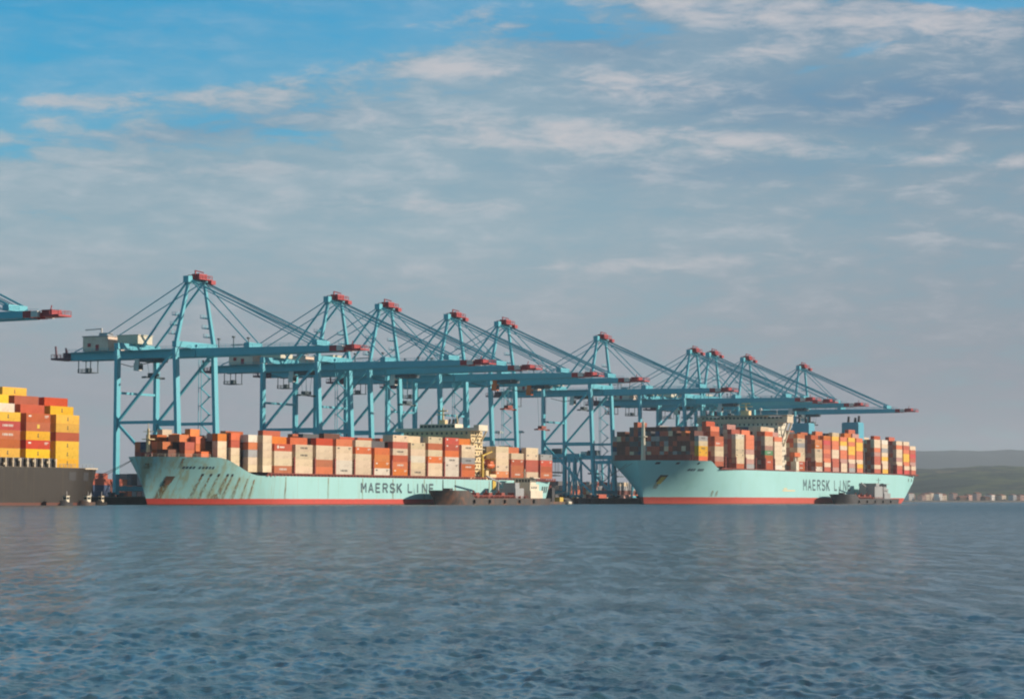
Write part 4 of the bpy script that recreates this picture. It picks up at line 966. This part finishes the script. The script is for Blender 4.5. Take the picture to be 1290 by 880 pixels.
building(690, -585, 46, 12, 8.5, wallm['white'], 'long pale quayside shed behind the black ship stern')
building(1176, -600, 34, 14, 9.5, wallm['pink'], 'dull pink quayside office behind the gap between the teal ships')
building(1128, -590, 18, 10, 12, wallm['grey'], 'grey block on the quay close behind the first gap between the teal ships', 'workshop')
def light_mast(u, v, h, label):
    r = empty('light_mast', P(u, v, 3), rzq); m = MB(); m.tube((0, 0, 0), (0, 0, h), .45, 8, .2); m.build('pole', white_p, r)
    m = MB(); m.tube((0, 0, h), (0, 0, h+.5), 1.9, 10); 
    for a in range(8): m.box(2.0*math.cos(a*.785)-.5, 2.0*math.cos(a*.785)+.5, 2.0*math.sin(a*.785)-.5, 2.0*math.sin(a*.785)+.5, h-.9, h-.05)
    m.build('lamp_ring', white_p, r); tag(r, label, 'light mast', 'floodlight masts in the yard')
light_mast(1118, -590, 36, 'tall white floodlight mast between the two teal ships, the closer one')
light_mast(1240, -640, 40, 'tall white floodlight mast seen beside the clean ship bow, farther back')
light_mast(640, -650, 36, 'tall white floodlight mast rising behind the black ship stern')
light_mast(1480, -640, 38, 'tall white floodlight mast behind the clean ship stern stacks')

def truck_proto():
    r = empty('terminal_truck', (0, 0, 3), 0)
    m = MB(); m.box(-9.5, -7.2, -1.2, 1.2, .9, 3.2); m.box(-10.2, -7.0, -1.2, 1.2, .7, 1.6); cab = m.build('cab', crane_red, r)
    m = MB(); m.box(-9.55, -9.48, -1.0, 1.0, 1.9, 2.9); m.build('windscreen', glass_m, cab)
    m = MB(); m.box(-7.4, 6.6, -1.2, 1.2, 1.15, 1.45); m.build('trailer', crane_dark, r)
    for x in (-9, -6.6, 3.6, 5.2):
        m = MB()
        for sy in (-1, 1): m.tube((x, sy*1.2-.2, .52), (x, sy*1.2+.2, .52), .52, 12)
        m.build('wheel', rubber, r)
    return r
tp = truck_proto(); k = 0
spots = [(643, -545, 'r'), (655, -552, 'n'), (668, -545, 'R'), (1000, -546, 'c'), (1035, -552, 'r'), (1070, -545, 'g'), (1100, -551, 'b')]
where = ['beside the black ship stern', 'on the quay ahead of the rust-streaked bow', 'just left of the rust-streaked ship bow', 'off the rust-streaked ship stern', 'mid-way between the teal ships', 'ahead of the clean teal bow', 'close beside the clean teal bow']
where[2] = 'in the shade of the rust-streaked ship bow'
for (u, v, cc) in spots:
    c = tp if k == 0 else copy_tree(tp); c.location = P(u, v, 3.004); c.rotation_euler = (0, 0, rzq)
    tag(c, f'red terminal truck hauling a {CC[cc][0]} box, {where[k]}', 'truck', 'trucks on the quay')
    key = (12.19, 2.6, cc)
    if key not in cache: cache[key] = container_mesh(*key)
    o = bpy.data.objects.new('shipping_container', cache[key]); S.collection.objects.link(o); o.location = P(u-.3, v, 4.46); o.rotation_euler = (0, 0, rzq)
    tag(o, f'{CC[cc][0]} container riding on a truck {where[k]}', 'container', 'containers on quay trucks'); k += 1
def bollards():
    m = MB(); m.tube((0, 0, 0), (0, 0, .7), .32, 10, .26); m.tube((0, 0, .7), (0, 0, .95), .45, 10, .4); p = None; i = 0
    for u in (640, 655, 668, 990, 1008, 1026, 1060, 1090):
        if p is None: o = m.build('bollard', yellow_p); p = o
        else: o = p.copy(); S.collection.objects.link(o)
        o.location = P(u, -531.2, 3.0); tag(o, f'yellow mooring bollard on the quay edge, {ORD[i]} along from the black ship stern', 'bollard', 'bollards on the quay edge'); i += 1
bollards()
def mooring(a, b, sag, label):
    m = MB(); n = 14; pts = [Vector(a).lerp(Vector(b), i/n)-Vector((0, 0, sag*math.sin(math.pi*i/n))) for i in range(n+1)]
    for p, q in zip(pts[:-1], pts[1:]): m.tube(p, q, .11, 5)
    o = m.build('mooring_line', rope_m); tag(o, label, 'rope', 'mooring lines to the quay')
mooring(P(684, -509, 17.1), P(655, -531.2, 4), 1.8, 'slack grey hawser from the rust-streaked bow to the quay, outer of two')
mooring(P(687, -511, 17.1), P(668, -531.2, 4), 1.0, 'steep grey hawser from the rust-streaked bow to the quay, inner of two')
mooring(P(977, -510, 7.5), P(1008, -531.2, 4), 1.0, 'grey hawser running aft from the rust-streaked ship stern')
mooring(P(1109, -505, 22), P(1060, -531.2, 4), 2.5, 'long sagging hawser from the clean teal bow to the quay')
mooring(P(1111, -509, 22), P(1090, -531.2, 4), 1.5, 'short steep hawser from the clean teal bow to the quay')

# ------------------------------------------------------------------ small vessels
def small_hull(L, B, zb, zm, mat, parent, xf=.2):
    h = Hull(L, B, zb, zm, L*xf, L*.06, L*.03, L*.10, L*.16, 2.0, 2.2, L*.10); h.mesh(mat, parent); return h
def tanker(u, v, L, B, label, zb, zm, hullm, deckm, house_x, hm):
    r = empty('bunker_tanker', P(u, v, 0), rzq); tag(r, label, 'tanker', 'bunker tankers alongside the ships')
    h = small_hull(L, B, zb, zm, hullm, r); h.deck(deckm, r)
    x0 = L*.28; x1 = house_x-4
    m = MB()
    for y in (-B*.28, -B*.1, B*.1, B*.28): m.tube((x0, y, zm+1.0), (x1, y, zm+1.0), .28, 8)
    for x in np.arange(x0+2, x1, 5): m.box(x-.2, x+.2, -B*.42, B*.42, zm-.35, zm+.9)
    m.build('cargo_pipe', deckm, r)
    m = MB(); m.rail([(x0, -B/2+.2, zm-.1), (x1, -B/2+.2, zm-.1)], 1.1, .09, 2.4); m.build('guard_rail', deckm, r)
    for x in np.linspace(x0+5, x1-8, 4):
        m = MB(); m.box(x-1.5, x+1.5, -B*.3, -B*.05, zm-.3, zm+2.4); m.tube((x+.2, -B*.1, zm+2.4), (x+.2, -B*.1, zm+3.4), .4, 8); m.build('manifold', deckm, r)
    xm = (x0+x1)/2+6
    m = MB(); m.tube((xm, 0, zm-.3), (xm, 0, zm+7.5), .6, 8); m.bar((xm, 0, zm+7.2), (xm-13, -1.5, zm+9.5), .6); m.bar((xm, 0, zm+7.4), (xm+4, .5, zm+6.2), .5); m.build('hose_crane', grey_p, r)
    m = MB(); m.box(house_x, house_x+12, -B*.42, B*.42, zm-.3, zm+3.4); m.box(house_x+.8, house_x+9.5, -B*.36, B*.36, zm+3.4, zm+6.2); m.box(house_x+1.5, house_x+7, -B*.34, B*.34, zm+6.2, zm+8.8); m.box(house_x+1.2, house_x+7.4, -B*.5, B*.5, zm+8.8, zm+9.1)
    hs_ = m.build('deckhouse', hm, r)
    for y in np.arange(-B*.28, B*.29, 1.5): MB().box(house_x+1.42, house_x+1.52, y-.5, y+.5, zm+7.2, zm+8.4).build('window', glass_m, hs_)
    for x in np.arange(house_x+2.4, house_x+7, 1.5):
        MB().box(x-.5, x+.5, -B*.34-.06, -B*.34+.04, zm+7.2, zm+8.4).build('window', glass_m, hs_); MB().box(x-.3, x+.3, -B*.36-.06, -B*.36+.04, zm+4.3, zm+5.2).build('window', glass_m, hs_)
    m = MB(); m.tube((house_x+10.6, 0, zm+3.4), (house_x+10.6, 0, zm+9.5), .9, 10); m.build('funnel', dark_m, r)
    m = MB(); m.tube((house_x+4, 0, zm+9.1), (house_x+4, 0, zm+13), .2, 6); m.bar((house_x+4, -1.5, zm+11.5), (house_x+4, 1.5, zm+11.5), .2); m.build('mast', hm, r)
    m = MB(); xx = L*.09; m.tube((xx, 0, zb-.3), (xx, 0, zb+4.5), .3, 6, .15); m.box(xx+3, xx+6, -1.5, 1.5, zb-.3, zb+.9); m.build('bow_gear', dark_m, r)
    for x in np.linspace(L*.25, L*.8, 5):
        m = MB(); m.tube((x, -B/2-.45, .6), (x, -B/2-.45, 2.2), .42, 8); m.build('fender', rubber, r)
    return r, h
t1, h1 = tanker(842, -475.5, 101, 12, 'worn bunker tanker with red deck pipes, beside the rust-streaked ship', 6.0, 2.8, tanker_hull, steel_red, 80, cream_m)
m = MB(); m.box(67, 75, -4.2, 4.2, 2.7, 7.2); m.box(69, 73, -3, 3, 7.2, 9.6); m.build('pump_house', grey_p, t1)
t2, h2 = tanker(1302, -464.5, 108, 12, 'dark bunker tanker with pale grey deckhouse, beside the clean teal ship', 5.8, 3.2, dark_m, steel_red, 78, grey_p)
m = MB(); m.box(60, 75, -5, 5, 3.3, 10.8); m.box(61, 67, -5.5, 5.5, 10.8, 12.6); m.build('pump_house', grey_p, t2)
def launch(u, v, L, rot, hm, cm, label):
    r = empty('mooring_launch', P(u, v, 0), rzq+rot); tag(r, label, 'boat', 'small launches by the black ship')
    h = Hull(L, L*.3, 1.6, 1.1, L*.3, L*.2, L*.06, L*.35, L*.45, 2.0, 2.2, L*.2); h.mesh(hm, r); h.deck(grey_p, r)
    m = MB(); m.box(L*.42, L*.68, -L*.1, L*.1, .7, 3.0); m.box(L*.40, L*.71, -L*.115, L*.115, 3.0, 3.15); c = m.build('wheelhouse', cm, r)
    m = MB(); m.box(L*.42-.05, L*.42+.03, -L*.085, L*.085, 2.0, 2.7); m.box(L*.45, L*.65, -L*.1-.05, -L*.1+.03, 2.0, 2.7); m.build('window', glass_m, c)
    m = MB(); m.tube((L*.6, 0, 3.1), (L*.6, 0, 4.6), .07, 5); m.build('mast', white_p, r)
launch(603.5, -479.5, 6.6, .1, dark_m, cream_m, 'small dark launch with cream wheelhouse, under the black hull')
launch(613.0, -479.0, 7.0, -.05, tanker_hull, cream_m, 'small brown workboat with cream wheelhouse, under the black hull')
launch(623.0, -480.0, 6.0, .12, rubber, buff_m, 'small black launch with buff cabin at the black ship stern')
def pontoon():
    r = empty('work_pontoon', P(1020, -512, 0), rzq); tag(r, 'low brown work pontoon with pale fenders, between the two teal ships', 'pontoon')
    m = MB(); m.add([(-20, -4, .0), (20, -4, .0), (20, 4, .0), (-20, 4, .0), (-22, -4, 1.3), (22, -4, 1.3), (22, 4, 1.3), (-22, 4, 1.3)], [(4, 5, 6, 7), (0, 1, 5, 4), (1, 2, 6, 5), (2, 3, 7, 6), (3, 0, 4, 7)]); m.build('float', tanker_hull, r)
    m = MB(); m.bar((-16, 1, 1.5), (6, 1, 8.6), 1.8, .35); m.rail([(-16, .2, 1.6), (6, .2, 8.7)], 1.1, .1, 2); m.build('ramp', steel_red, r)
    m = MB(); m.box(4.5, 7.5, -1, 3, 1.3, 8.2); m.build('ramp_tower', dark_m, r)
    for x in (-18, 16):
        m = MB(); m.tube((x-1.6, -4.7, .7), (x+1.6, -4.7, .7), .75, 10); m.build('fender', cream_m, r)
    m = MB(); m.box(11, 15, -2, 2, 1.3, 3.4); m.build('deck_store', yellow_p, r)
pontoon()

# ------------------------------------------------------------------ the air
hb = MB(); hb.box(-4500, 9000, -40, 15500, -5, 420)

me = bpy.data.meshes.new('haze'); me.from_pydata(hb.v, [], hb.f); me.update()
hm = bpy.data.materials.new('haze air'); hm.use_nodes = True; hn = hm.node_tree; hn.nodes.clear()
ho = hn.nodes.new('ShaderNodeOutputMaterial'); pv = hn.nodes.new('ShaderNodeVolumePrincipled')
pv.inputs['Color'].default_value = (0.80, 0.90, 1.0, 1); pv.inputs['Density'].default_value = 0.00006; pv.inputs['Anisotropy'].default_value = 0.2
hn.links.new(pv.outputs[0], ho.inputs['Volume']); me.materials.append(hm)
hz = bpy.data.objects.new('haze', me); S.collection.objects.link(hz); tag(hz, kind='stuff'); tag(hz, 'thin blue haze hanging over the bay and port', 'haze')
